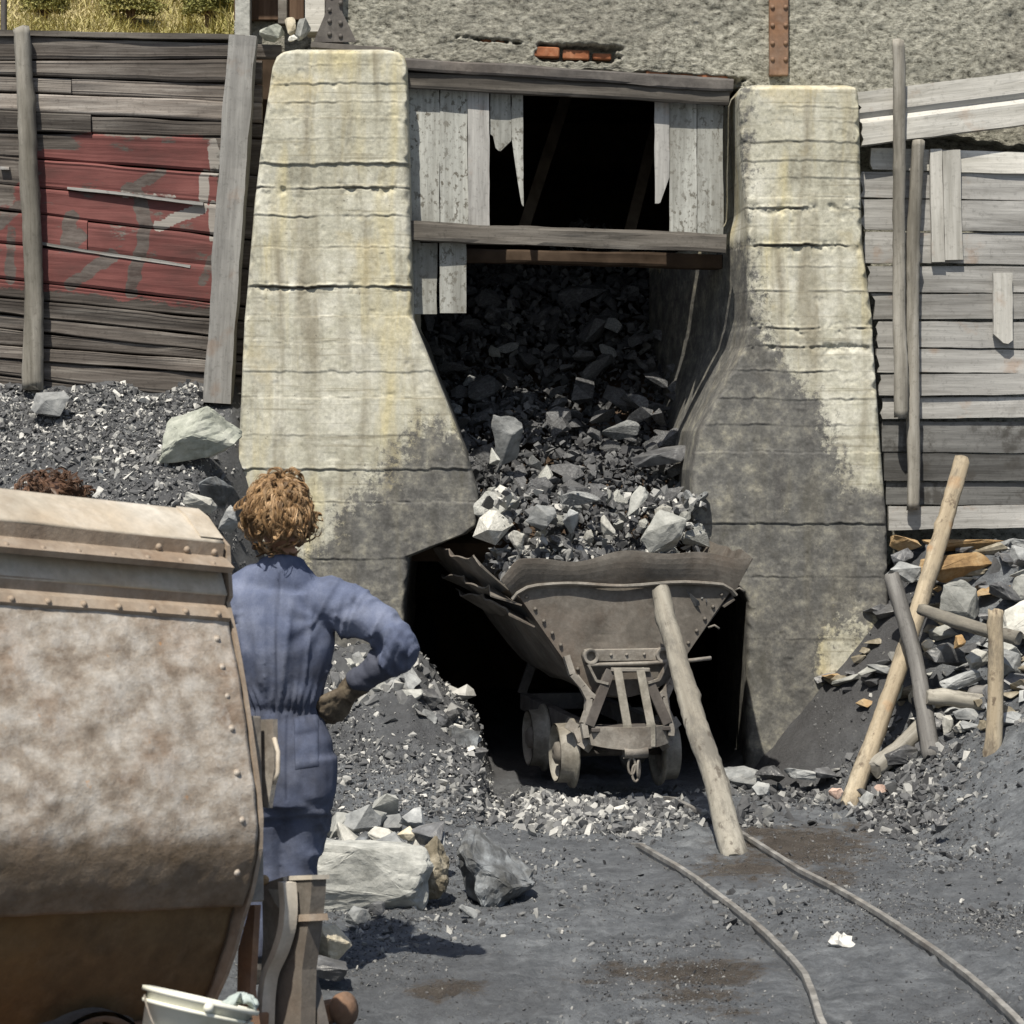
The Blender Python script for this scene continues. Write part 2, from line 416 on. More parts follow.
    MAT['skip_upper'] = metal('weathered_skip_plate', [(.34, (.20, .16, .125)), (.48, (.33, .285, .24)), (.64, (.49, .455, .415))], (.27, .18, .12), .5, (.50, .475, .45), .5, 10, .55, .012, orange=.8, low=True, st=(1, 1, 1.7))
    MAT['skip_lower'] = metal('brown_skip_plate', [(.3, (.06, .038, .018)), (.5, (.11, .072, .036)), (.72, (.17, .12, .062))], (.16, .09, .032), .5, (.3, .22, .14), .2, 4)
    MAT['skip_top'] = metal('dusty_skip_top', [(.3, (.33, .285, .23)), (.5, (.44, .395, .33)), (.72, (.54, .50, .44))], (.44, .32, .2), .4, (.66, .62, .56), .4, 4, .7, .006)
    MAT['skip_iron'] = metal('skip_angle_iron', [(.3, (.19, .145, .11)), (.5, (.28, .225, .175)), (.72, (.37, .31, .255))], (.26, .16, .09), .4, (.42, .38, .33), .3, 6)
    MAT['rail'] = metal('worn_rail_steel', [(.3, (.10, .096, .092)), (.5, (.20, .196, .19)), (.72, (.36, .355, .345))], rustc=(.15, .11, .085), rust=.25, palef=.4, sc0=9, rough=.45)

    k = NB('brick_clay'); n = k.noise(12, 6, .7)
    MAT['brick'] = k.fin(k.ramp(n, [(.3, (.14, .055, .028)), (.5, (.28, .105, .05)), (.7, (.38, .18, .10))]), .9, k.bump(n, .6, .02))
    k = NB('off_white_plastic'); n = k.noise(9, 5, .6)
    MAT['plastic'] = k.fin(k.ramp(n, [(.35, (.60, .60, .50)), (.55, (.76, .76, .68))]), .45, k.bump(n, .1, .005), spec=.5)
    k = NB('dirty_cloth'); n = k.noise(14, 5, .6)
    MAT['rag'] = k.fin(k.ramp(n, [(.35, (.30, .36, .36)), (.6, (.52, .58, .56))]), .9, k.bump(n, .4, .01))
    k = NB('paper_scrap'); n = k.noise(20, 4, .6)
    MAT['paper'] = k.fin(k.ramp(n, [(.35, (.45, .445, .43)), (.6, (.66, .655, .63))]), .9, k.bump(n, .3, .01))

    # cloth of the boiler suits
    def cloth(name, a, b_, c_, dirt_shade=(.052, .054, .068)):
        k = NB(name); n = k.noise(5, 6, .65); w = k.noise(260, 2, .5); st = k.noise(10, 5, .6, (1, 1, .25))
        c = k.ramp(n, [(.3, a), (.5, b_), (.7, c_)])
        c = k.mix(k.ramp(st, [(.54, 0), (.75, .35)]), c, tuple(min(1, x*1.35) for x in c_))
        d = k.math('ADD', k.attr('dirt_shade'), k.math('MULTIPLY', k.math('SUBTRACT', k.noise(8, 6, .65, loc=(2, 2, 2)), .5), 1.0))
        c = k.mix(k.ramp(d, [(.35, 0), (.75, .78)]), c, dirt_shade)
        c = k.mix(k.attr('seam'), c, tuple(x*.45 for x in a))
        c = k.hsvv(c, k.math('ADD', k.math('MULTIPLY', w, .4), .8))
        return k.fin(c, .9, k.bump(k.math('ADD', k.math('MULTIPLY', w, .3), k.noise(38, 4, .6)), .25, .006), spec=.15)
    MAT['suit'] = cloth('blue_work_cloth', (.070, .086, .145), (.115, .137, .212), (.20, .225, .31))
    MAT['suit2'] = cloth('brown_work_cloth', (.1, .08, .06), (.14, .11, .085), (.18, .15, .12))
    k = NB('leather_glove'); n = k.noise(22, 6, .65)
    MAT['glove'] = k.fin(k.ramp(n, [(.3, (.045, .036, .026)), (.5, (.10, .08, .058)), (.72, (.17, .14, .10))]), .7, k.bump(n, .6, .008))
    k = NB('skin'); n = k.noise(18, 5, .6)
    MAT['skin'] = k.fin(k.ramp(n, [(.3, (.40, .22, .14)), (.7, (.52, .30, .20))]), .6, k.bump(n, .2, .004))
    k = NB('auburn_hair'); n = k.noise(25, 4, .6, (1, 1, .3))
    c = k.ramp(n, [(.3, (.14, .080, .040)), (.5, (.32, .20, .10)), (.72, (.60, .42, .25))])
    MAT['hair'] = k.fin(k.hsvv(c, k.math('ADD', k.math('MULTIPLY', k.attr('tone'), .9), .6)), .42, spec=.4)
    k = NB('dark_brown_hair'); n = k.noise(25, 4, .6)
    c = k.ramp(n, [(.3, (.05, .028, .018)), (.7, (.17, .095, .06))])
    MAT['hair_dark'] = k.fin(k.hsvv(c, k.math('ADD', k.math('MULTIPLY', k.attr('tone'), .9), .6)), .5, spec=.35)
    k = NB('orange_cloth'); n = k.noise(25, 4, .6)
    MAT['orange'] = k.fin(k.ramp(n, [(.3, (.6, .13, .03)), (.7, (.75, .2, .05))]), .8)
    k = NB('boot_leather'); n = k.noise(25, 4, .6)
    MAT['boot'] = k.fin(k.ramp(n, [(.3, (.02, .018, .016)), (.7, (.06, .055, .05))]), .6)

    k = NB('dry_hill_soil'); n = k.noise(1.3, 7, .65); n2 = k.noise(9, 6, .65)
    c = k.ramp(n, [(.3, (.2, .175, .08)), (.5, (.34, .29, .15)), (.7, (.48, .41, .26))])
    MAT['hill'] = k.fin(k.hsvv(c, k.math('ADD', k.math('MULTIPLY', n2, .8), .6)), .95, k.bump(n2, .8, .1))
    k = NB('hill_grass')
    c = k.ramp(k.attr('tone'), [(0, (.20, .20, .06)), (.4, (.40, .36, .14)), (.7, (.56, .49, .27)), (1, (.68, .58, .40))])
    MAT['grass'] = k.fin(c, .8, spec=.2)
    k = NB('bush_leaf')
    c = k.ramp(k.attr('tone'), [(0, (.10, .11, .03)), (.5, (.24, .235, .075)), (1, (.42, .38, .16))])
    MAT['leaf'] = k.fin(c, .7, spec=.3)
    k = NB('brown_board'); n = k.noise(20, 6, .65, (1, 1, .08))
    MAT['shed'] = k.fin(k.ramp(n, [(.3, (.06, .035, .022)), (.5, (.105, .065, .042)), (.7, (.15, .1, .07))]), .85, k.bump(n, .5, .01))
mk_all()

# ------------------------------------------------------------------ shared shape makers
def hull_bm(pts):
    bm = bmesh.new()
    for p in pts: bm.verts.new(p)
    r = bmesh.ops.convex_hull(bm, input=list(bm.verts))
    dead = [v for v in bm.verts if not v.link_faces]
    bmesh.ops.delete(bm, geom=dead, context='VERTS')
    return bm

def rock_pts(rng, n=14, sharp=.25):
    out = []
    for _ in range(n):
        v = Vector((rng.gauss(0, 1), rng.gauss(0, 1), rng.gauss(0, 1))).normalized()
        m = max(abs(v.x), abs(v.y), abs(v.z))
        v = v*(1-sharp)+v/m*sharp*.9
        out.append(v*rng.uniform(.82, 1.05))
    return out

def rock_mesh(seed, size, n=16, detail=0, rough=.05, sharp=.35):
    rng = random.Random(seed)
    bm = hull_bm(rock_pts(rng, n, sharp))
    if detail:
        bmesh.ops.triangulate(bm, faces=bm.faces)
        bmesh.ops.bevel(bm, geom=list(bm.edges), offset=.035, segments=1, affect='EDGES', clamp_overlap=True)
        bmesh.ops.remove_doubles(bm, verts=bm.verts, dist=.004)
        bmesh.ops.triangulate(bm, faces=bm.faces)
        for _ in range(detail):
            bmesh.ops.subdivide_edges(bm, edges=[e for e in bm.edges if e.calc_length() > .1], cuts=1, use_grid_fill=False)
            bmesh.ops.triangulate(bm, faces=bm.faces)
        me = bm_mesh(bm)
        V = co(me); N = nrm(me)
        d = fbm(V*2.2+seed, 5, seed, .55)*rough
        st = np.abs(np.mod(V[:, 2]*3.5+V[:, 0]*.8+fbm(V*1.5, 2, seed+5)*.35, 1)-.5)   # bedding steps
        d += (st < .12)*-.018
        V = V+N*d[:, None]
        V = V*np.array(size)/1.0
        setco(me, V)
    else:
        for v in bm.verts: v.co = Vector((v.co.x*size[0], v.co.y*size[1], v.co.z*size[2]))
        me = bm_mesh(bm)
    return me

def rock(name, c, size, mat, label, cat='stone', group=None, rot=(0, 0, 0), seed=1, n=16, detail=2, rough=.05, sharp=.35):
    """size = half extents"""
    from mathutils import Euler
    me = rock_mesh(seed, size, n, detail, rough, sharp)
    o = link(name, me, MAT[mat], mtx=Matrix.Translation(Vector(c)) @ Euler([radians(a) for a in rot]).to_matrix().to_4x4())
    return tag(o, label, cat, group)

_TPL = []
for _i in range(9):
    _b = hull_bm(rock_pts(random.Random(100+_i), 9, .3)); bmesh.ops.triangulate(_b, faces=_b.faces)
    bmesh.ops.recalc_face_normals(_b, faces=_b.faces); _b.verts.index_update()
    _TPL.append((np.array([v.co[:] for v in _b.verts]), np.array([[v.index for v in f.verts] for f in _b.faces]))); _b.free()

def chips_mesh(pos, size, tone, seed=0, flat=.55):
    """many small stones in one mesh: pos (n,3), size (n,), tone (n,)"""
    r = np.random.RandomState(seed); n = len(pos)
    q = r.normal(size=(n, 4)); q /= np.linalg.norm(q, axis=1)[:, None]
    w, x, y, z = q.T
    R = np.stack([1-2*(y*y+z*z), 2*(x*y-z*w), 2*(x*z+y*w), 2*(x*y+z*w), 1-2*(x*x+z*z), 2*(y*z-x*w),
                  2*(x*z-y*w), 2*(y*z+x*w), 1-2*(x*x+y*y)], 1).reshape(n, 3, 3)
    sz = np.stack([r.uniform(.7, 1.3, n), r.uniform(.55, 1.0, n), r.uniform(.25, flat+.2, n)], 1)*np.asarray(size)[:, None]
    ti = r.randint(0, len(_TPL), n); Vs = []; Ts = []; tn = []; off = 0
    for k, (tv, tf) in enumerate(_TPL):
        ix = np.where(ti == k)[0]
        if not len(ix): continue
        v = tv[None]*sz[ix][:, None, :]
        v = np.einsum('nij,nvj->nvi', R[ix], v)+np.asarray(pos)[ix][:, None, :]
        f = tf[None]+(np.arange(len(ix))*len(tv))[:, None, None]+off
        Vs.append(v.reshape(-1, 3)); Ts.append(f.reshape(-1, 3)); tn.append(np.repeat(np.asarray(tone)[ix], len(tv)))
        off += len(ix)*len(tv)
    return fast_mesh(np.concatenate(Vs), np.concatenate(Ts), False, {'tone': np.concatenate(tn)})

def pole(name, p0, p1, r0, r1, mat, label=None, cat=None, group=None, seed=0, bend=.02, knots=6, n=14, parent=None):
    p0 = Vector(p0); p1 = Vector(p1); d = p1-p0; L = d.length
    rng = random.Random(seed); m = max(18, int(L/.035)); ph = rng.uniform(0, 6)
    ks = [(rng.uniform(.05, .95)*L, rng.uniform(0, 2*pi), rng.uniform(.15, .35)) for _ in range(knots)]
    rows = []
    for i in range(m+1):
        t = i/m; z = t*L; r = r0+(r1-r0)*t
        kx, ky = fbm(np.array([[z*1.6, seed, .3], [z*1.6, seed+.5, 9.3]]), 3, 61); ox = bend*.6*sin(pi*t)*cos(ph)+.22*r*kx; oy = bend*.6*sin(pi*t)*sin(ph)+.22*r*ky
        row = []
        for k in range(n):
            a = 2*pi*k/n; rr = r*(1+.05*math.sin(3*a+t*6+seed)+.05*rng.uniform(-1, 1)+.07*kx)
            for (kz, ka, kh) in ks:
                dz = (z-kz)/(r*.7); da = (a-ka+pi) % (2*pi)-pi
                rr += r*kh*math.exp(-dz*dz-da*da*4)
            row.append((ox+rr*cos(a), oy+rr*sin(a), z+(rng.uniform(-.3, .3)*r if i in (0, m) else 0)))
        rows.append(row)
    V, Fc = loft(rows, close_u=True, caps=True)
    me = mesh_from(V, Fc); recalc(me)
    me.polygons.foreach_set('use_smooth', [len(p.vertices) == 4 for p in me.polygons])
    o = link(name, me, MAT[mat], parent, mtx=Matrix.Translation(p0) @ d.to_track_quat('Z', 'Y').to_matrix().to_4x4())
    return tag(o, label, cat, group)

def plank_verts(L, W, T, nx=14, nz=4, seed=0, end0=None, end1=None, rag=.003):
    """board along local X (0..L), width along Z (0..W), front face at y=0, back at y=T"""
    rng = random.Random(seed); V = []; Fc = []
    e0 = end0 or (lambda w: 0); e1 = end1 or (lambda w: 0)
    q_ = np.linspace(0, L*3.2, nx+1); wa = vnoise(np.stack([q_, 0*q_+seed, 0*q_], 1), 1)+.5*vnoise(np.stack([q_*4, 0*q_+seed, 0*q_], 1), 2); wb = vnoise(np.stack([q_, 0*q_+seed+50, 0*q_], 1), 1)+.5*vnoise(np.stack([q_*4, 0*q_+seed, 0*q_+3], 1), 2)
    wob = [w*rag for p_ in zip(wa, wb) for w in p_]; yw = .004*vnoise(np.stack([q_*.7, 0*q_+seed, 0*q_+7], 1), 4)
    for side in (0, 1):
        for i in range(nx+1):
            for j in range(nz+1):
                w = j/nz; a = e0(w); b = L-e1(w); x = a+(b-a)*i/nx
                z = W*w+(wob[i*2] if j == 0 else wob[i*2+1] if j == nz else 0)
                V.append((x, T*side+(0 if side else yw[i]*(1 if 0 < j < nz else 1.4)), z))
    n1 = nz+1; S = (nx+1)*n1
    for i in range(nx):
        for j in range(nz):
            a = i*n1+j; Fc.append((a, a+n1, a+n1+1, a+1)); Fc.append((S+a, S+a+1, S+a+n1+1, S+a+n1))
        a = i*n1; Fc.append((a, S+a, S+a+n1, a+n1)); a = i*n1+nz; Fc.append((a, a+n1, S+a+n1, S+a))
    for j in range(nz):
        Fc.append((j, j+1, S+j+1, S+j)); a = nx*n1+j; Fc.append((a, S+a, S+a+1, a+1))
    return V, Fc

def plank(name, p0, p1, W, T, mat, label=None, cat=None, group=None, seed=0, parent=None, nx=14, nz=4, end0=None, end1=None, tone=0.0, face=(0, -1, 0)):
    """p0->p1 is the board's lower long edge on its front face (W goes to the left of the walk seen from the front)"""
    p0 = Vector(p0); p1 = Vector(p1); d = p1-p0; L = d.length; d.normalize()
    y = -Vector(face); y = (y-d*y.dot(d)).normalized(); z = d.cross(y)
    V, Fc = plank_verts(L, W, T, nx, nz, seed, end0, end1)
    me = mesh_from(V, Fc); recalc(me); set_attr(me, 'tone', [tone]*len(me.vertices))
    R = Matrix((d, y, z)).transposed().to_4x4()
    o = link(name, me, MAT[mat], parent, mtx=Matrix.Translation(p0) @ R)
    return tag(o, label, cat, group)
# ================================================================== SETTING
FY = 12.9      # front plane of the concrete pillars

# ---- track line (centre), from the photograph's two rails laid on flat ground
RAIL_R = [(1.47, 5.6), (1.50, 6.4), (1.511, 7.21), (1.449, 8.13), (1.24, 9.37), (1.043, 10.52), (.80, 11.8), (.60, 12.8), (.40, 13.8), (.2, 14.8)]
RAIL_L = [(.86, 5.6), (.91, 6.5), (.925, 7.21), (.954, 7.82), (.919, 8.26), (.868, 8.69), (.782, 9.24), (.68, 9.865), (.556, 10.42), (.25, 11.9), (.05, 12.9), (-.15, 13.9), (-.33, 14.8)]

def smooth_line(pts, step=.06):
    Q = [Vector((x, y, 0)) for x, y in pts]; out = []
    for i in range(len(Q)-1):
        a = Q[max(i-1, 0)]; b = Q[i]; c = Q[i+1]; d = Q[min(i+2, len(Q)-1)]
        m = max(2, int((c-b).length/step))
        for k in range(m):
            t = k/m
            out.append(.5*((2*b)+(c-a)*t+(2*a-5*b+4*c-d)*t*t+(3*b-a-3*c+d)*t**3))
    out.append(Q[-1]); return out

def toe(Y):
    return np.interp(Y, [5, 8, 9.5, 11, 12, 12.6, 13.2], [2.8, 2.32, 2.08, 1.86, 1.68, 1.35, 1.2])

def ground_z(X, Y, detail=True):
    X = np.asarray(X, float); Y = np.asarray(Y, float)
    p2 = np.stack([X, Y, np.zeros_like(X)], -1)
    # left bank of tipped coal against the plank wall
    n1 = vnoise(p2*1.3, 3)
    bank = np.maximum(0, 2.12-.66*(13.3-Y)+.06*n1)
    bank = np.minimum(bank, 2.2)*(1-sstep(-1.62, -1.05, X+.1*n1))
    bank *= 1-sstep(13.5, 14.0, Y)*0
    # spoil heap in front of the left pillar, cut off sharply at the tunnel
    edge = -.16+.05*vnoise(p2*4, 9)
    hx = np.interp(X, [-1.9, -1.3, -.9, -.62, -.5, -.36, -.2, -.12, 0], [.95, .80, .68, .66, .66, .50, .36, .26, .0])
    prof = np.clip((Y-10.55)/1.85, 0, 1)**1.25
    heap = hx*prof*(1-sstep(edge-.03, edge+.06, X))*(1-sstep(12.75, 13.2, Y)*sstep(-.62, -.5, X))
    # right-hand bank
    k = np.interp(Y, [6, 9, 11.3, 12.2, 12.9], [.30, .42, .62, .85, 1.15])
    rb = np.clip((X-toe(Y)+.05*n1), 0, 9)*k
    rb = np.minimum(rb, 1.18)*sstep(3.0, 7.0, Y)
    z = np.maximum(np.maximum(bank, heap), rb)
    flat = np.exp(-(z/.12)**2)
    z = z + np.maximum(0, .05*sstep(.9, 0, X)*sstep(10, 11.6, Y))*flat*0
    if detail:
        z = z + .018*fbm(p2*np.array([1.6, 1.1, 1]), 4, 11)
        z = z + .018*fbm(p2*6, 5, 21, .6)*(.5+.5*sstep(.02, .25, z))+.010*fbm(p2*20, 4, 31, .65)+.03*np.maximum(0, fbm(p2*11, 4, 35, .6)-.18)*sstep(-.1, .4, vnoise(p2*1.7, 36))
        z = z + .035*fbm(p2*4, 4, 41)*sstep(.1, .4, heap)
        # little hollow and berm along the rails
        rx = np.interp(Y, [q[1] for q in RAIL_R], [q[0] for q in RAIL_R]); lx = np.interp(Y, [q[1] for q in RAIL_L], [q[0] for q in RAIL_L])
        for q in (rx, lx):
            dd = X-q; z = z-.012*np.exp(-((dd-.06)/.045)**2)+.008*np.exp(-((dd+.09)/.06)**2)
    far = sstep(13.6, 16, Y)*(1-sstep(-.4, 1.1, np.abs(X-.3)-1.0)*0)
    return z

def gz(x, y): return float(ground_z(np.array([x]), np.array([y]))[0])

def axis(lo, hi, step, ext, growth=1.25):
    a = list(np.arange(lo, hi+step/2, step)); s = step; v = a[0]; L = []
    while v > -ext: s *= growth; v -= s; L.append(v)
    s = step; v = a[-1]; R = []
    while v < ext: s *= growth; v += s; R.append(v)
    return np.array(L[::-1]+a+R)

def make_ground():
    ax = axis(-3.2, 3.3, .019, 70); ay = axis(6.2, 13.5, .021, 70)
    X, Y = np.meshgrid(ax, ay); x = X.ravel(); y = Y.ravel()
    z = ground_z(x, y)
    V = np.stack([x, y, z], 1); nx = len(ax); ny = len(ay)
    i = (np.arange(ny-1)[:, None]*nx+np.arange(nx-1)[None]).ravel()
    T = np.stack([i, i+1, i+1+nx, i+nx], 1)
    wet = np.zeros(len(x))
    def blob(px, py, rx, ry, s=1.0):
        Yc = F*H/(py-HY); Xc = (px-CX)*Yc/F; dpy = F*H/(py-HY)-F*H/(py+ry-HY)
        r = ((x-Xc)/(rx*Yc/F))**2+((y-Yc)/dpy)**2
        np.maximum(wet, s*np.exp(-r*.8), out=wet)
    for b in [(800, 845, 75, 24, 1), (745, 868, 60, 16, .8), (830, 875, 40, 16, .7), (700, 968, 75, 14, 1), (690, 990, 60, 12, .8), (445, 990, 45, 11, .95), (620, 965, 40, 8, .7), (860, 830, 30, 12, .7), (590, 975, 40, 10, .5), (730, 1010, 50, 9, .6)]: blob(*b)
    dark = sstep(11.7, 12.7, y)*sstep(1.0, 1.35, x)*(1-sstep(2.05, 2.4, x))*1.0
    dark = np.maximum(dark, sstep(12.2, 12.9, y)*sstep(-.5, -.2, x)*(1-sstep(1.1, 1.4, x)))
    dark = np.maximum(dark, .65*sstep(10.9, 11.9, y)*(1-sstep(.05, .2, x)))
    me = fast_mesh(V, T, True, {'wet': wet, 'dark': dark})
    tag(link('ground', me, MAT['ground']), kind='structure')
make_ground()

# ---- hillside behind the yard
def hill_z(x, y):
    p = np.stack([x, y, np.zeros_like(x)], -1)
    return 3.75+np.maximum(0, y-14.6)*.46+.22*fbm(p*.35, 4, 3)+.10*fbm(p*1.7, 4, 8)
def make_hill():
    ax = np.arange(-22, 22.1, .3); ay = np.concatenate([[14.6, 14.6], np.arange(14.8, 46, .3)])
    X, Y = np.meshgrid(ax, ay); x = X.ravel(); y = Y.ravel(); z = hill_z(x, y)
    z[:len(ax)] = -.5
    V = np.stack([x, y, z], 1); nx = len(ax); ny = len(ay)
    keep = []
    i = (np.arange(ny-1)[:, None]*nx+np.arange(nx-1)[None])
    xm = (ax[:-1]+ax[1:])/2; ym = (ay[:-1]+ay[1:])/2
    ok = ~((xm[None] > -1.7) & (xm[None] < 4.2) & (ym[:, None] < 19.0))      # the bunker stands dug into the slope
    i = i[ok]
    T = np.stack([i, i+1, i+1+nx, i+nx], 1)
    tag(link('hillside', fast_mesh(V, T, True), MAT['hill']), kind='structure')
    r = np.random.RandomState(5)
    # grass blades in tufts
    nt = 17000; tx = r.uniform(-7.5, -1.2, nt); ty = 14.8+r.rand(nt)**1.3*11
    p = np.stack([tx, ty, 0*tx], 1); dens = fbm(p*.8, 3, 77)
    V = []; T = []; tn = []
    nb = 7
    bx = np.repeat(tx, nb)+r.normal(0, .05, nt*nb); by = np.repeat(ty, nb)+r.normal(0, .05, nt*nb)
    bz = hill_z(bx, by); h = r.uniform(.05, .19, nt*nb)*np.repeat(np.clip(.9+dens, .35, 1.6), nb)
    le = r.normal(0, .8, (nt*nb, 2)); w = r.uniform(.003, .008, nt*nb); an = r.uniform(0, pi, nt*nb)
    wx = np.cos(an)*w; wy = np.sin(an)*w
    A = np.stack([bx-wx, by-wy, bz], 1); B = np.stack([bx+wx, by+wy, bz], 1)
    C = np.stack([bx+le[:, 0]*h*.35-wx*.6, by+le[:, 1]*h*.35-wy*.6, bz+h*.6], 1); D = np.stack([bx+le[:, 0]*h*.35+wx*.6, by+le[:, 1]*h*.35+wy*.6, bz+h*.6], 1)
    E = np.stack([bx+le[:, 0]*h, by+le[:, 1]*h, bz+h*(1-.25*np.abs(le[:, 0]))], 1)
    V = np.stack([A, B, C, D, E], 1).reshape(-1, 3); o = np.arange(nt*nb)[:, None]*5
    T = np.concatenate([o+[0, 1, 3], o+[0, 3, 2], o+[2, 3, 4]])
    tone = np.clip(np.repeat(.5+.35*fbm(p*.6, 3, 9)+r.normal(0, .12, nt), nb)+r.normal(0, .1, nt*nb), 0, 1)
    tag(link('grass', fast_mesh(V, T, False, {'tone': np.repeat(tone, 5)}), MAT['grass']), 'dry yellow grass covering the slope behind the plank wall', 'grass', kind='stuff')
    # low leafy bushes
    def bush(c, R, n, seed, label):
        rr = np.random.RandomState(seed); c = np.array(c)+np.array([0, 0, .06])
        d = rr.normal(size=(n, 3)); d /= np.linalg.norm(d, axis=1)[:, None]; d[:, 2] = np.where(d[:, 2] < -.35, -d[:, 2], d[:, 2])
        rad = R*rr.uniform(.35, 1, n)**.6*(1+.3*fbm(d*2.2+seed, 3, seed)); q = c+d*rad[:, None]*np.array([1.15, .8, .8])
        s = rr.uniform(.007, .016, n); a = rr.normal(size=(n, 3)); b = rr.normal(size=(n, 3))
        a /= np.linalg.norm(a, axis=1)[:, None]; b -= a*(a*b).sum(1)[:, None]; b /= np.linalg.norm(b, axis=1)[:, None]
        a *= s[:, None]; b *= s[:, None]*.5
        V = np.stack([q-a, q+b, q+a, q-b], 1).reshape(-1, 3); T = np.arange(n*4).reshape(n, 4)
        tn = np.repeat(np.clip(.5+.3*fbm(q*3, 2, seed)+rr.normal(0, .2, n), 0, 1), 4)
        root = empty('bush', (c[0], c[1], c[2]-.1)); tag(root, label, 'bush', 'bushes on the slope')
        link('foliage', fast_mesh(V-np.array(root.location), T, False, {'tone': tn}), MAT['leaf'], root)
        bm = bmesh.new()
        for k in range(7):
            e = Vector((rr.uniform(-.5, .5)*R, rr.uniform(-.4, .4)*R, .7*R))
            add_tube(bm, [(0, 0, -.1), e*.5+Vector((0, 0, .05)), e], [.02, .012, .004], 5)
        link('stems', bm_mesh(bm), MAT['shed'], root)
    ys_ = np.arange(15.0, 20, .05)
    for (x, y, R, s, lab) in [(-2.42, 15.3, .17, 1, 'round green bush on the slope just above the middle of the red painted planks'),
                              (-1.93, 15.3, .15, 2, 'olive bush on the slope beside the brown shed'),
                              (-2.98, 15.3, .14, 3, 'low green bush on the slope above the left log post')]:
        px_ = CX+x*F/15.3; zz_ = hill_z((px_-CX)*ys_/F, ys_); y = float(ys_[np.argmin(np.abs(HY-(zz_-H)*F/ys_-28))]); x = (px_-CX)*y/F
        bush((x, y, float(hill_z(np.array([x]), np.array([y]))[0])+.08), R, 5200, s, lab)
make_hill()

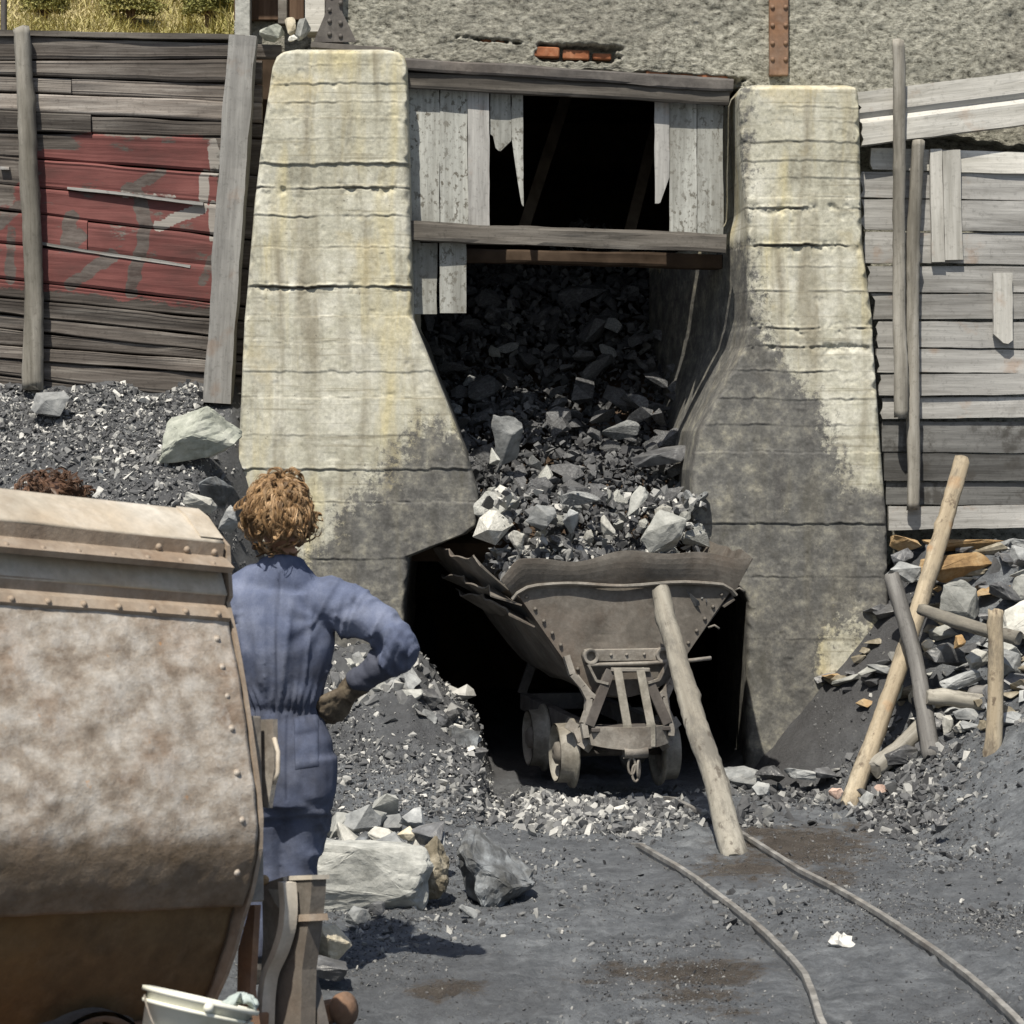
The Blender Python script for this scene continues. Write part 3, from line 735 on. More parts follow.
# ================================================================== CONCRETE PILLARS
def pillar(name, label, rows_px, joints, yback, sootfn, seed, xb=None):
    """rows_px: (py, left px, right px) of the front face; a loft of rings with a rounded arris"""
    ys = np.arange(rows_px[0][0], rows_px[-1][0]+.1, 1.0)
    R = np.array(rows_px, float)
    Lx = np.interp(ys, R[:, 0], R[:, 1]); Rx = np.interp(ys, R[:, 0], R[:, 2])
    NF = 150
    u = np.linspace(0, 1, NF)
    jl = np.array([j[0] for j in joints]); js = np.array([j[1]*(.6 if j[1] < .85 else .9) for j in joints])
    rr = np.random.RandomState(seed); off = rr.uniform(-.005, .005, len(jl)+1)
    rows = []; so = []; gr = []
    for yi, y in enumerate(ys):
        xs = Lx[yi]+(Rx[yi]-Lx[yi])*u
        p3 = np.stack([xs/60., np.full(NF, y/60.), np.zeros(NF)], 1)
        wob = 1.2*vnoise(p3*np.array([1.2, .3, 1]), seed)+.9*vnoise(p3*np.array([9, .5, 1]), seed+1)
        yy = y+wob
        g = np.zeros(NF); rel = np.zeros(NF)
        idx = np.searchsorted(jl, yy)
        rel += off[idx]
        for j, s in zip(jl, js):
            d = yy-j
            br = np.clip(.65+.9*fbm(p3*np.array([2.2, 0, 0])+j*.37, 3, seed+4), 0, 1.5)
            gg = np.exp(-(d/.95)**2)*s*br
            g = np.maximum(g, gg)
            if s >= .7: rel -= .022*np.clip(fbm(p3*np.array([7, 5, 1])+j, 3, seed+15)-.05, 0, 1)*np.exp(-((d-1)/4.5)**2); g = np.maximum(g, .5*np.clip(fbm(p3*np.array([9, 7, 1])+j, 3, seed+16)-.1, 0, 1)*np.exp(-((d-1)/4)**2))
            rel += np.exp(-((d+1.4)/1.3)**2)*.008*s*br-.008*gg
        rel += .003*fbm(p3*1.2, 2, seed+2)+.0010*fbm(p3*16, 3, seed+3)-.010*np.clip(fbm(p3*5, 3, seed+21)-.75, 0, 1)+.012*np.clip(-.25-fbm(p3*3.1, 3, seed+12), -1, 0)*0
        # rounded arrises
        e = np.minimum(xs-Lx[yi], Rx[yi]-xs)
        ch = 4.5+3.5*vnoise(np.array([[y/9., seed, 0]]), seed+6)[0]
        rel -= .035*np.clip(1-e/ch, 0, 1)**2
        top = np.clip(1-(y-ys[0])/6., 0, 1)**2*.05
        Yf = FY-rel+top
        X = (xs-CX)*FY/F; Z = H-(y-HY)*FY/F
        row = [Vector((X[k], Yf[k], Z)) for k in range(NF)]
        s = sootfn(xs, np.full(NF, y))
        # flanks
        bl, br_ = (xb(y) if xb else (None, None))
        lb = bl if bl is not None else X[0]; rb = br_ if br_ is not None else X[-1]
        nb = 14; Lr = []; Rr = []
        for k in range(nb, 0, -1):
            t = k/nb; dp = yback[0]*t
            pz = fbm(np.array([[t*7, y/26., seed]]), 3, seed+8)[0]*.016*t
            Lr.append(Vector((X[0]+(lb-X[0])*t-pz*.6*(0 if k == nb else 1), Yf[0]+dp, Z)))
        for k in range(1, nb+1):
            t = k/nb; dp = yback[1]*t
            pz = fbm(np.array([[t*7, y/26., seed+3]]), 3, seed+9)[0]*.016*t
            Rr.append(Vector((X[-1]+(rb-X[-1])*t+pz*.6, Yf[-1]+dp, Z)))
        rows.append(Lr+row+Rr)
        so += [sootfn(np.array([xs[0]-30*k/nb]), np.array([y]), 'L')[0] for k in range(nb, 0, -1)]+list(s)+[sootfn(np.array([xs[-1]]), np.array([y]), 'R')[0] for k in range(nb)]
        gr += [g[0]*.6]*nb+list(np.clip(g, 0, 1))+[g[-1]*.6]*nb
    V, Fc = loft(rows)
    n = len(rows[0]); m = len(rows)
    # cap the top and the back
    Fc.append(tuple(range(n-1, -1, -1)))
    base = Vector((sum(v.x for v in rows[-1])/n, FY+.3, rows[-1][0].z))
    me = fast_mesh(np.array([v[:] for v in V])-np.array(base), np.array(Fc[:-1]), True, {'soot': so, 'groove': gr})
    bm = bmesh.new(); bm.from_mesh(me); bm.verts.ensure_lookup_table()
    bm.faces.new([bm.verts[k] for k in range(n-1, -1, -1)])
    bm.to_mesh(me); bm.free()
    return tag(link(name, me, MAT['concrete'], loc=base), label, 'pillar', kind='thing')

LJ = [(66, .5), (84, .35), (103, .5), (117, .25), (139, .35), (164, .8), (188, .9), (216, .5), (248, .55), (287, 1.5), (316, .3), (343, .3), (372, .2), (398, .55), (436, .3), (470, .7), (503, .8), (560, .4), (600, .3)]
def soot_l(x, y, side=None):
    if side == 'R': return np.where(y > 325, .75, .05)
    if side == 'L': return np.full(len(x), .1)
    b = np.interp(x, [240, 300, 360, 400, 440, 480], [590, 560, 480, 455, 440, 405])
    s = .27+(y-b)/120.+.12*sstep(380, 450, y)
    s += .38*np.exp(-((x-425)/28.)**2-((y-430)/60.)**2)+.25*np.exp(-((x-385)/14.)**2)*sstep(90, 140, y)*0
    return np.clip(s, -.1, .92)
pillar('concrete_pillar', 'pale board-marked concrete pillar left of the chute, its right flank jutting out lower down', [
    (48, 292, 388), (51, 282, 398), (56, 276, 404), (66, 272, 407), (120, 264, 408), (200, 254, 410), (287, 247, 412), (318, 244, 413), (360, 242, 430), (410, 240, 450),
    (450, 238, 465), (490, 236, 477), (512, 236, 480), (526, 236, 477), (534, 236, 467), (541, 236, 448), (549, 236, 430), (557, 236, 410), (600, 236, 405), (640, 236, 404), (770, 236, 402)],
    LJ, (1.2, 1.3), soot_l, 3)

RJ = [(108, .4), (122, .2), (142, .5), (161, .35), (178, .3), (197, .4), (208, .9), (226, .2), (245, 1.5), (267, .4), (291, .5), (328, .9), (346, .9), (371, .7), (399, .5), (425, .45), (452, .4), (524, .5), (578, .4), (640, .3)]
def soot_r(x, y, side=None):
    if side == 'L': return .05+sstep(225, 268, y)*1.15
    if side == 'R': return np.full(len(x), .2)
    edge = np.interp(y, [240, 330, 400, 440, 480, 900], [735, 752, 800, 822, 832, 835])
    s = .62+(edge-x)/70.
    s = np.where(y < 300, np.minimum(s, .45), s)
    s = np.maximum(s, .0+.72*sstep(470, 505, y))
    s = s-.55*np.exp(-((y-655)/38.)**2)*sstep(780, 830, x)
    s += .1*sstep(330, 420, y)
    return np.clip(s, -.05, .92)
def rback(y):
    X0 = (748-CX)*FY/F
    t = float(sstep(205, 240, y)); u_ = float(sstep(545, 610, y))
    xx = X0-.10-.32*t
    return (xx*(1-u_)+X0*u_, None)
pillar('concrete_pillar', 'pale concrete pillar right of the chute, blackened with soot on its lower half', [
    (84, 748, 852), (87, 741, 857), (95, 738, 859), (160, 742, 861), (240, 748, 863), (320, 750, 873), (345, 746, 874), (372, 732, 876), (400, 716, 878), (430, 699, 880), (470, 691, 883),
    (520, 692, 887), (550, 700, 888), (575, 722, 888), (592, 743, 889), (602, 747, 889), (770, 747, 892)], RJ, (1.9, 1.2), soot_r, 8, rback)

# ================================================================== BUNKER (hopper behind the pillars) > walls, roof, floor, struts
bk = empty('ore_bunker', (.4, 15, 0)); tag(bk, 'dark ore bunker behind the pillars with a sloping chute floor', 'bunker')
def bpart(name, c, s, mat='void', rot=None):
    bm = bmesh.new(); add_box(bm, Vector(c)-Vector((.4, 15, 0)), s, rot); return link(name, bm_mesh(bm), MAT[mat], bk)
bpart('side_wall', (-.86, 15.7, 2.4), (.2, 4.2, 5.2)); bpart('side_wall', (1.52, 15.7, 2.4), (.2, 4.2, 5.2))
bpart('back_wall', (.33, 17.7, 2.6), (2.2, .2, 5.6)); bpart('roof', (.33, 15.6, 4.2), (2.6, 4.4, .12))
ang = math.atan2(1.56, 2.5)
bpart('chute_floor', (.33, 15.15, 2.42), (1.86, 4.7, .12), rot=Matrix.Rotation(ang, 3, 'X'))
for (a, b) in [((566, 98), (520, 240)), ((655, 130), (625, 250))]:
    bm = bmesh.new(); add_bar(bm, P(a[0], a[1], 15.4)-Vector((.4, 15, 0)), P(b[0], b[1], 14.6)-Vector((.4, 15, 0)), .07, .09)
    link('strut', bm_mesh(bm), MAT['strut'], bk)

# ================================================================== ROUGHCAST WALL above, with fallen plaster showing brick
def upper_wall():
    xs = np.arange(338, 1180, 2.2); WY = 13.27
    zt = -190.
    rows = []
    root = empty('concrete_wall', P(700, 60, 13.4)); tag(root, 'rough grey roughcast wall above the chute with broken plaster over red brick', 'wall')
    org = np.array(root.location)
    bot = np.interp(xs, [338, 408, 560, 700, 732, 760, 860, 1180], [52, 60, 67, 78, 84, 96, 125, 165])
    bot = bot+2.2*fbm(np.stack([xs/14., 0*xs, 0*xs], 1), 4, 5)
    # scooped hole over the lintel
    NV = 150
    V = np.zeros((NV, len(xs), 3))
    for i in range(NV):
        t = (i/(NV-1))**1.6
        py = bot+(zt-bot)*t
        V[i, :, 0] = (xs-CX)*WY/F; V[i, :, 2] = H-(py-HY)*WY/F
        p = np.stack([xs/22., py/22., 0*xs], 1)
        rel = .010*fbm(p*.8, 3, 51)+.007*fbm(p*4.5, 4, 52, .65)
        hole = np.exp(-((xs-578)/42.)**6-((py-53-(xs-578)*.03)/9.)**4)
        hole = np.maximum(hole, np.exp(-((xs-690)/55.)**6-((py-79-(xs-690)*.07)/5.)**4))
        hole = np.maximum(hole, np.exp(-((xs-490)/36.)**6-((py-40-(xs-490)*.08)/2.2)**4)*.5)
        V[i, :, 1] = WY-rel+.10*sstep(.25, .75, hole+.25*fbm(p*5, 3, 53))
    n = len(xs); Vv = V.reshape(-1, 3)
    k = (np.arange(NV-1)[:, None]*n+np.arange(n-1)[None]).ravel()
    T = np.stack([k, k+1, k+1+n, k+n], 1)
    # back sheet gives it thickness
    B = Vv.copy(); B[:, 1] = 13.5; off = len(Vv)
    T2 = np.stack([k, k+n, k+1+n, k+1], 1)+off
    e = np.arange(n-1); bt = np.stack([e, e+off, e+1+off, e+1], 1)
    le = np.arange(NV-1)*n; lf = np.stack([le, le+n, le+n+off, le+off], 1)
    me = fast_mesh(np.concatenate([Vv, B])-org, np.concatenate([T, T2, bt, lf]), True)
    link('roughcast', me, MAT['roughcast'], root)
    # bricks behind the broken plaster
    rng = random.Random(4)
    for (x0, y0, x1, y1, dy) in [(529, 47, 560, 58, 0), (562, 50, 590, 60, .01), (592, 53, 612, 60, .02), (645, 70, 668, 78, 0), (670, 71, 694, 80, .01), (696, 74, 728, 83, 0), (480, 38, 505, 44, .02)]:
        a = P(x0, y0, 13.31); b = P(x1, y1, 13.31); bm = bmesh.new()
        add_box(bm, (a+b)/2+Vector((0, dy+.02, 0))-root.location, (abs(b.x-a.x)-.008, .09, abs(a.z-b.z)-.004), Matrix.Rotation(radians(2), 3, 'Y'), .006)
        link('brick', bm_mesh(bm), MAT['brick'], root)
upper_wall()

# side retaining return so the wall is solid behind the right-hand boards
bm = bmesh.new(); add_box(bm, (0, 0, 0), (3.5, .2, 4.2))
tag(link('retaining_wall', bm_mesh(bm), MAT['roughcast'], loc=(3.25, 13.66, 2.0)), 'dark concrete wall showing through the gaps behind the right-hand boards', 'wall')
bm = bmesh.new(); add_box(bm, (0, 0, 0), (4.0, .2, 4.2))  # plain dark backing behind the gaps of the left planks
tag(link('retaining_wall', bm_mesh(bm), MAT['void'], loc=(-3.05, 13.6, 1.88)), 'dark backing wall behind the red painted planks', 'wall')

# ================================================================== STEEL COLUMNS, LINTEL, BEAMS
def column(px0, px1, y0, y1, Y, mat, label, rivs, gusset=None):
    root = empty('steel_column', P((px0+px1)/2, y1, Y)); tag(root, label, 'column'); o = Vector(root.location)
    bm = bmesh.new(); a = P(px0, y0, Y); b = P(px1, y1, Y)
    add_box(bm, (a+b)/2-o, (b.x-a.x, .05, a.z-b.z), None, .004)
    link('flange', bm_mesh(bm), MAT[mat], root)
    if gusset:
        bm = bmesh.new(); pts = [P(x, y, Y)-o for x, y in gusset]
        fr = [bm.verts.new((p.x, -.034, p.z)) for p in pts]; bk_ = [bm.verts.new((p.x, -.026, p.z)) for p in pts]
        bm.faces.new(fr); bm.faces.new(bk_[::-1])
        for i in range(len(pts)): j = (i+1) % len(pts); bm.faces.new((fr[i], fr[j], bk_[j], bk_[i]))
        link('gusset_plate', bm_mesh(bm), MAT[mat], root)
        bm = bmesh.new(); a = P(312, 44, Y); b = P(396, 54, Y)
        add_bar(bm, P(312, 47, Y)-o, P(394, 53, Y)-o, .03, .16, (0, -1, 0)); link('base_plate', bm_mesh(bm), MAT[mat], root)
    for (x, y) in rivs:
        bm = bmesh.new(); bmesh.ops.create_icosphere(bm, subdivisions=2, radius=.013)
        for v in bm.verts: v.co.y *= .7
        link('rivet', bm_mesh(bm, True), MAT[mat], root, loc=P(x, y, Y)-o+Vector((0, -.038 if gusset else -.028, 0)))
column(326, 343, -190, 44, 13.22, 'steel_dark', 'dark riveted steel column with a flared gusset standing on the left pillar', [(330, 11), (330, 22), (330, 35), (341, 24), (341, 37), (331, -6), (341, 4)],
       [(326, 14), (343, 14), (349, 26), (357, 43), (314, 43)])
column(769, 788, -190, 76, 13.25, 'steel_rust', 'rusty riveted steel column above the right pillar', [(772, 8), (785, 8), (772, 26), (785, 26), (772, 44), (785, 44), (772, 60), (785, 60)])

def beam_px(name, x0, x1, t0, t1, b0, b1, Y, T, mat, label, cat, seed=0, sag=0, round_=True):
    """squared timber whose front face runs from (x0, t0..b0) to (x1, t1..b1) in the picture"""
    a = P(x0, b0, Y); b = P(x1, b1, Y); W = ((b0-t0)+(b1-t1))/2*Y/F
    o = plank(name, a, b, W, T, mat, label, cat, seed=seed, nx=40, nz=6)
    me = o.data; V = co(me)
    p = V*np.array([2, 8, 8])
    z = V[:, 2]/W; y = V[:, 1]/T
    cr = .012
    ed = (np.minimum(z, 1-z) < .05) & (np.minimum(y, 1-y) < .05)
    V[:, 1] += fbm(p, 3, seed)*.008+ed*np.where(y < .5, cr, -cr)*.5
    V[:, 2] += fbm(p+9, 3, seed)*.008
    setco(me, V); return o
beam_px('steel_lintel', 400, 733, 58, 78, 70, 91, 13.0, .25, 'steel_dark', 'dark steel channel lintel directly under the broken plaster', 'lintel', 2)
beam_px('timber_beam', 406, 729, 71, 89, 87, 104, 13.02, .07, 'timber', 'long brown timber beam under the steel lintel, over the bunker mouth', 'beam', 3)
beam_px('timber_beam', 409, 726, 219, 235, 240, 252, 12.99, .075, 'timber', 'brown cross timber below the upright boards, halfway down the chute mouth', 'beam', 5)
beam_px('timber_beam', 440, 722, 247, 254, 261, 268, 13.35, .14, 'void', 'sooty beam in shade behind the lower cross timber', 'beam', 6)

# upright boards across the bunker mouth
def rag(seed, amp, base=.0, slope=0.0):
    r = random.Random(seed); k = [r.uniform(0, 1) for _ in range(12)]
    return lambda w: base+slope*w+amp*k[int(w*11)]
BG = 'upright boards nailed across the bunker mouth'
def vboard(x0, x1, yt, yb, Y, mat, label, seed, end=None, group=BG, T=.03, tone=0.0):
    top = P(x0, yt, Y); bot = P(x0, yb, Y); W = (x1-x0)*Y/F
    # walk downwards so width runs to +X
    return plank('board', top, bot, W, T, mat, label, 'board', group, seed, nx=26, nz=8, end1=end, tone=tone)
vboard(408, 439.5, 84, 226, 13.10, 'board_lichen', 'widest lichen-speckled upright board beside the left pillar', 1)
vboard(440, 467.5, 85, 226, 13.10, 'board_lichen', 'second upright board from the left pillar, pale and speckled', 2, tone=.25)
vboard(468, 489.5, 84, 226, 13.08, 'board_grey', 'smooth grey upright board next to the broken boards', 3, tone=-.15)
vboard(490.5, 511, 86, 152, 13.11, 'board_lichen', 'short broken board ending in a jagged edge under the lintel beam', 4, end=lambda w: .0+.11*abs(w-.45)+.05*(w < .2), tone=.3)
vboard(511.5, 523, 86, 210, 13.10, 'board_lichen', 'split board tapering to a long splinter left of the dark gap', 5, end=lambda w: .40*(1-w)**1.2+.02*(1 if w > .9 else 0), tone=.3)
vboard(655, 669.5, 92, 207, 13.09, 'board_grey', 'narrow broken board with a pointed end right of the dark gap', 6, end=lambda w: .02+.22*max(0, w-.35), tone=-.05)
vboard(669.5, 696.5, 92, 236, 13.10, 'board_lichen', 'speckled upright board second from the right pillar', 7, tone=.2)
vboard(697, 723, 93, 237, 13.10, 'board_lichen', 'speckled upright board beside the right pillar', 8, tone=.1)
vboard(409, 437, 243, 314, 13.10, 'board_lichen', 'short speckled board hanging below the cross timber beside the left pillar', 9, tone=-.3)
vboard(440, 466, 243, 313, 13.07, 'board_lichen', 'short pale board hanging below the cross timber, clear of the pillar', 10, tone=.15)
# ================================================================== LEFT PLANK WALL with faded paint
def seg_d(x, y, a, b):
    ax, ay = a; bx, by = b; dx, dy = bx-ax, by-ay
    t = np.clip(((x-ax)*dx+(y-ay)*dy)/(dx*dx+dy*dy), 0, 1)
    return np.hypot(x-ax-t*dx, y-ay-t*dy)
def left_wall():
    WY = 13.3; rng = random.Random(12)
    rowsL = [37, 59, 77, 93, 112, 132, 158, 187, 214, 246, 282, 300, 317, 332, 347, 361, 379, 404]
    rowsR = [42, 59, 83, 101, 121, 137, 173, 204, 237, 267, 304, 320, 338, 353, 361, 375, 403, 427]
    V = []; T = []; tone = []; red = []; grey = []; white = []
    org = P(120, 420, WY)
    def put(x0, x1, a0, a1, b0, b1, tn, dy, th=.045):
        """one board: top edge a0->a1, bottom edge b0->b1 (pixels at x=35 and x=228)"""
        nx = 250; nz = 15
        xs = np.linspace(x0, x1, nx); f = (xs-35)/(228-35)
        top = a0+(a1-a0)*f; bot = b0+(b1-b0)*f
        s = rng.uniform(0, 99)
        top = top+.9+1.1*vnoise(np.stack([xs/45., 0*xs+s, 0*xs], 1), 3); bot = bot-.5+.9*vnoise(np.stack([xs/45., 0*xs+s+7, 0*xs], 1), 4)
        base = len(V)
        for side in (0, 1):
            for j in range(nz):
                w = j/(nz-1); py = top+(bot-top)*w
                dd = dy+.008*vnoise(np.stack([xs/70., 0*xs+s, 0*xs+w], 1), 5)+.010*(w-.5)*rng.uniform(-.4, 1)+(.008 if j in (0, nz-1) else 0)
                Yv = WY+dd if side == 0 else np.full(nx, WY+dy+th)
                for k in range(nx):
                    p = P(xs[k], py[k], WY); V.append((p.x-org.x, Yv[k]-org.y, p.z-org.z))
                tone.extend([tn]*nx)
                # paint on the face
                pq = np.stack([xs/9., py/9., 0*xs], 1); x = xs+1.6*fbm(pq, 3, 71); y = py+1.6*fbm(pq, 3, 72)
                r = sstep(126, 140, y-.02*(x-35))*(1-sstep(281, 303, y-.10*(x-35)))*(1-sstep(212, 224, x))*sstep(34, 52, x+.5*(y-130))
                r = np.maximum(r, sstep(196, 206, y)*(1-sstep(268, 285, y))*(1-sstep(14, 22, x))*.8)
                r = np.where(y < 150, r*sstep(48, 90, x), r)
                r = r*(.62+.5*vnoise(np.stack([x/30., y/12., 0*x], 1), 17)*.6+.18)
                g = np.zeros(nx)
                for (p0, p1, wd, st) in [((139, 196), (146, 225), 8, 1), ((146, 225), (139, 260), 8, 1), ((139, 255), (132, 290), 8, 1), ((126, 190), (160, 173), 7, 1),
                                         ((72, 284), (112, 256), 8, .9), ((70, 218), (68, 246), 9, .9), ((70, 246), (80, 236), 8, .8), ((203, 283), (212, 258), 6, .7), ((0, 225), (18, 205), 8, .8), ((12, 230), (10, 280), 6, .7), ((165, 140), (172, 142), 5, .6)]:
                    g = np.maximum(g, (1-sstep(wd*.6, wd*1.15, seg_d(x, y, p0, p1)))*st*.85)
                wt = np.zeros(nx)
                for (p0, p1, wd, st) in [((158, 226), (202, 207), 6, .95), ((204, 175), (204, 198), 6, .8), ((213, 205), (213, 238), 5, .8), ((213, 142), (214, 172), 6, .65), ((118, 194), (172, 197), 3, .6)]:
                    wt = np.maximum(wt, (1-sstep(wd*.75, wd*1.1, seg_d(x, y, p0, p1)))*st)
                red.extend(r); grey.extend(np.where(r > .05, g, g*.3)); white.extend(wt)
        S = nz*nx
        for j in range(nz-1):
            for k in range(nx-1):
                a = base+j*nx+k
                T.append((a, a+nx, a+nx+1, a+1)); T.append((S+a, S+a+1, S+a+nx+1, S+a+nx))
        for k in range(nx-1):
            a = base+k; T.append((a, a+1, S+a+1, S+a)); a = base+(nz-1)*nx+k; T.append((a, S+a, S+a+1, a+1))
        for j in range(nz-1):
            a = base+j*nx; T.append((a, S+a, S+a+nx, a+nx)); a = base+j*nx+nx-1; T.append((a, a+nx, S+a+nx, S+a))
    tones = [.1, .1, .9, 1.5, -.1, .1, .2, .25, .2, .2, .1, -.2, .1, -.1, .4, .2, -.1]
    for i in range(17):
        if i in (2, 4, 8):   # two shorter boards butt in this course
            xb = rng.uniform(60, 110)
            put(-70, xb, rowsL[i], rowsR[i], rowsL[i+1], rowsR[i+1], tones[i]-.5, rng.uniform(-.012, .012)); put(xb+.8, 262, rowsL[i], rowsR[i], rowsL[i+1], rowsR[i+1], tones[i], rng.uniform(-.012, .012))
        else:
            put(-70, 262 if i else 281, rowsL[i], rowsR[i], rowsL[i+1], rowsR[i+1], tones[i], rng.uniform(-.014, .014))
    me = fast_mesh(np.array(V), np.array(T), False, {'tone': tone, 'paint_red': red, 'paint_grey': grey, 'paint_white': white})
    root = empty('plank_wall', org); tag(root, 'dark horizontal plank wall with faded red paint and grey strokes, left of the chute', 'plank wall')
    link('planks', me, MAT['board_dark'], root)
    # capping board lying on top
    a = P(-70, 34, 13.28)-org; b = P(245, 40, 13.28)-org
    plank('capping_board', a, b, .03, .32, 'timber', seed=4, parent=root, nx=40)
    # splintered strips standing proud of the painted boards
    for (x0, y0, x1, y1, s) in [(67, 188, 203, 204, 1), (40, 244, 190, 267, 2), (0, 168, 9, 168, 3)]:
        plank('splintered_strip', P(x0, y0+1, 13.283)-org, P(x1, y1+1, 13.283)-org, .015, .03, 'board_grey', seed=s, parent=root, nx=30, nz=2, tone=-.5)
left_wall()
pole('log_post', P(33, 388, 13.23), P(20, 28, 13.23), .056, .046, 'log', 'round weathered log post against the red painted planks', 'post', seed=3, bend=.035, knots=5)
pole('steel_rod', P(4, 40, 13.6), P(3, -60, 13.6), .018, .018, 'steel_dark', 'thin dark upright rod behind the far end of the plank wall', 'rod', seed=5, bend=0, knots=0)
def square_post():
    a = P(216, 404, 13.1); b = P(243, 36, 13.1); me_w = .158
    o = plank('square_post', a+Vector((me_w/2, 0, 0)), b+Vector((me_w/2*.85, 0, 0)), me_w*.95, .13, 'board_grey', 'leaning squared timber post at the right end of the painted planks', 'post', seed=9, nx=36, nz=6, tone=-1.0)
    V = co(o.data); V[:, 1] += .006*fbm(V*6, 3, 4); V[:, 2] += .006*fbm(V*5, 3, 5); setco(o.data, V)
square_post()

# ================================================================== SHED and stones at the top left
sh = empty('timber_shed', P(285, 30, 14.4)); tag(sh, 'brown timber shed corner with a pale jamb behind the top of the left pillar', 'shed'); so_ = Vector(sh.location)
def shp(name, x0, y0, x1, y1, Y, T, mat):
    a = P(x0, y0, Y); b = P(x1, y1, Y); bm = bmesh.new()
    add_box(bm, (a+b)/2-so_+Vector((0, T/2, 0)), (b.x-a.x, T, a.z-b.z), None, .004); return link(name, bm_mesh(bm), MAT[mat], sh)
shp('wall', 234, -150, 301, 20, 14.5, 1.0, 'shed'); shp('door_jamb', 235, -150, 250, 40, 14.38, .1, 'rock_pale'); shp('post', 278, -150, 287, 24, 14.40, .08, 'timber')
shp('wall', 287, -150, 304, 20, 14.44, .06, 'shed'); shp('corner_post', 305, -150, 325, 32, 14.2, .2, 'board_pale'); shp('roof', 200, -170, 330, -150, 14.0, 2.2, 'timber')
shp('plinth', 234, 20.5, 330, 60, 14.55, 1.0, 'roughcast')
rock('stone', P(303, 30, 13.15), (.055, .05, .07), 'rock_pale', 'rounded pale cobble on top of the wall beside the dark steel column', seed=21, rot=(0, 10, 0), sharp=.1)
rock('stone', P(290, 27, 13.2), (.045, .05, .06), 'rock_beige', 'crumbly beige stone on the wall top behind the pale cobble', seed=22, rot=(0, -15, 0))
rock('stone', P(293, 39, 13.1), (.03, .03, .025), 'rock_white', 'tiny white stone at the foot of the pale cobble', seed=23)
rock('stone', P(272, 33, 13.25), (.08, .06, .055), 'rock_green', 'greenish block stone on the end of the plank wall', seed=24, sharp=.6)
rock('stone', P(252, 38, 13.3), (.03, .03, .02), 'slate_mid', 'small dark stone on the capping beside the pale jamb', seed=25)

# ================================================================== RIGHT BOARD WALL
def right_wall():
    WY = 13.06; rng = random.Random(31); org = P(950, 520, WY)
    root = empty('board_wall', org); tag(root, 'weathered grey horizontal board wall right of the chute', 'board wall')
    rows = [(147, 169, 151, 174, 868), (170, 197, 175, 200, 859), (198, 229, 200, 231.5, 860), (231, 263, 232.5, 264, 863), (265, 292, 265, 292.5, 866), (293, 319, 294, 319, 870), (320, 347, 320, 348, 874), (348, 372, 349, 373.5, 876), (374, 396, 374.5, 394, 878), (397, 419, 395, 417, 880)]
    tn = [.35, .1, -.05, .15, -.2, -.1, -.15, 0, -.1, -.05]
    for i, (a0, b0, a1, b1, xl) in enumerate(rows):
        xr = 1075
        sl = (b1-b0)/160.*(xr-xl); W = (b0-a0-1)*WY/F
        mat = 'board_pale' if i == 0 else 'board_grey'
        plank('board', P(xl, b0, WY+rng.uniform(-.012, .012))-org, P(xr, b0+sl, WY+rng.uniform(-.012, .012))-org, W, .035, mat, seed=40+i, parent=root, nx=50, nz=4, tone=tn[i], end0=rag(i, .03))
    # grimy lower sheets with ragged joints
    for i, (t, b, xl, y) in enumerate([(421, 452, 882, .03), (453, 480, 884, .02), (481, 504, 886, .035)]):
        plank('stained_board', P(xl, b, WY+y)-org, P(1075, b+1, WY+y)-org, (b-t-.5)*WY/F, .03, 'board_grime', seed=60+i, parent=root, nx=60, nz=6, tone=-.1*i)
    plank('bottom_board', P(889, 530, WY-.05)-org, P(1075, 527, WY-.05)-org, 23*WY/F, .04, 'board_grey', seed=70, parent=root, nx=40, tone=.25)
k, c, b = mk_wood('grimy_board', (.08, .078, .076), (.16, .16, .158), (.25, .25, .245), 'X', .3)
c = k.mix(k.ramp(k.noise(7, 7, .7), [(.5, 0), (.62, .85)]), c, (.06, .057, .053)); MAT['board_grime'] = k.fin(c, .92, b, spec=.15)
right_wall()
def top_board():
    o = plank('timber_baulk', P(860, 145, 12.97), P(1075, 118, 12.97), .285, .08, 'board_pale', 'wide bleached baulk sloping up along the top of the right-hand boards', 'baulk', seed=81, nx=50, nz=10, end0=rag(3, .04), tone=.05)
    V = co(o.data); z = V[:, 2]/.285
    V[:, 1] += np.where((V[:, 1] < .04) & (np.abs(z-.5) < .06), .02, 0)+.006*fbm(V*4, 3, 6)
    setco(o.data, V)
top_board()
PG = 'poles and battens standing against the right-hand boards'
pole('pole', P(900, 417, 12.95), P(898, 41, 12.92), .038, .032, 'log', 'tallest round pole in front of the right-hand boards, rising above the bleached baulk', 'pole', PG, seed=13, bend=.02, knots=6)
pole('pole', P(913, 509, 12.98), P(917, 140, 12.99), .036, .037, 'log', 'shorter round pole just right of the tallest one, reaching lower down', 'pole', PG, seed=14, bend=.02, knots=6)
plank('batten', P(930, 149, 13.02), P(932, 262, 13.02), .066, .03, 'board_pale', 'thin upright batten nailed beside the two round poles', 'batten', PG, seed=15, nx=20)
plank('batten', P(942, 150, 13.02), P(945, 260, 13.02), .098, .03, 'board_pale', 'wider rust-streaked upright batten on the right-hand boards', 'batten', PG, seed=16, nx=20, tone=-.12)
plank('batten', P(993, 273, 13.02), P(994, 344, 13.02), .104, .03, 'board_pale', 'short batten with a broken lower corner near the picture edge', 'batten', PG, seed=17, nx=20, end1=lambda w: .10*max(0, .55-w)+(.02 if w > .9 else 0), tone=-.05)

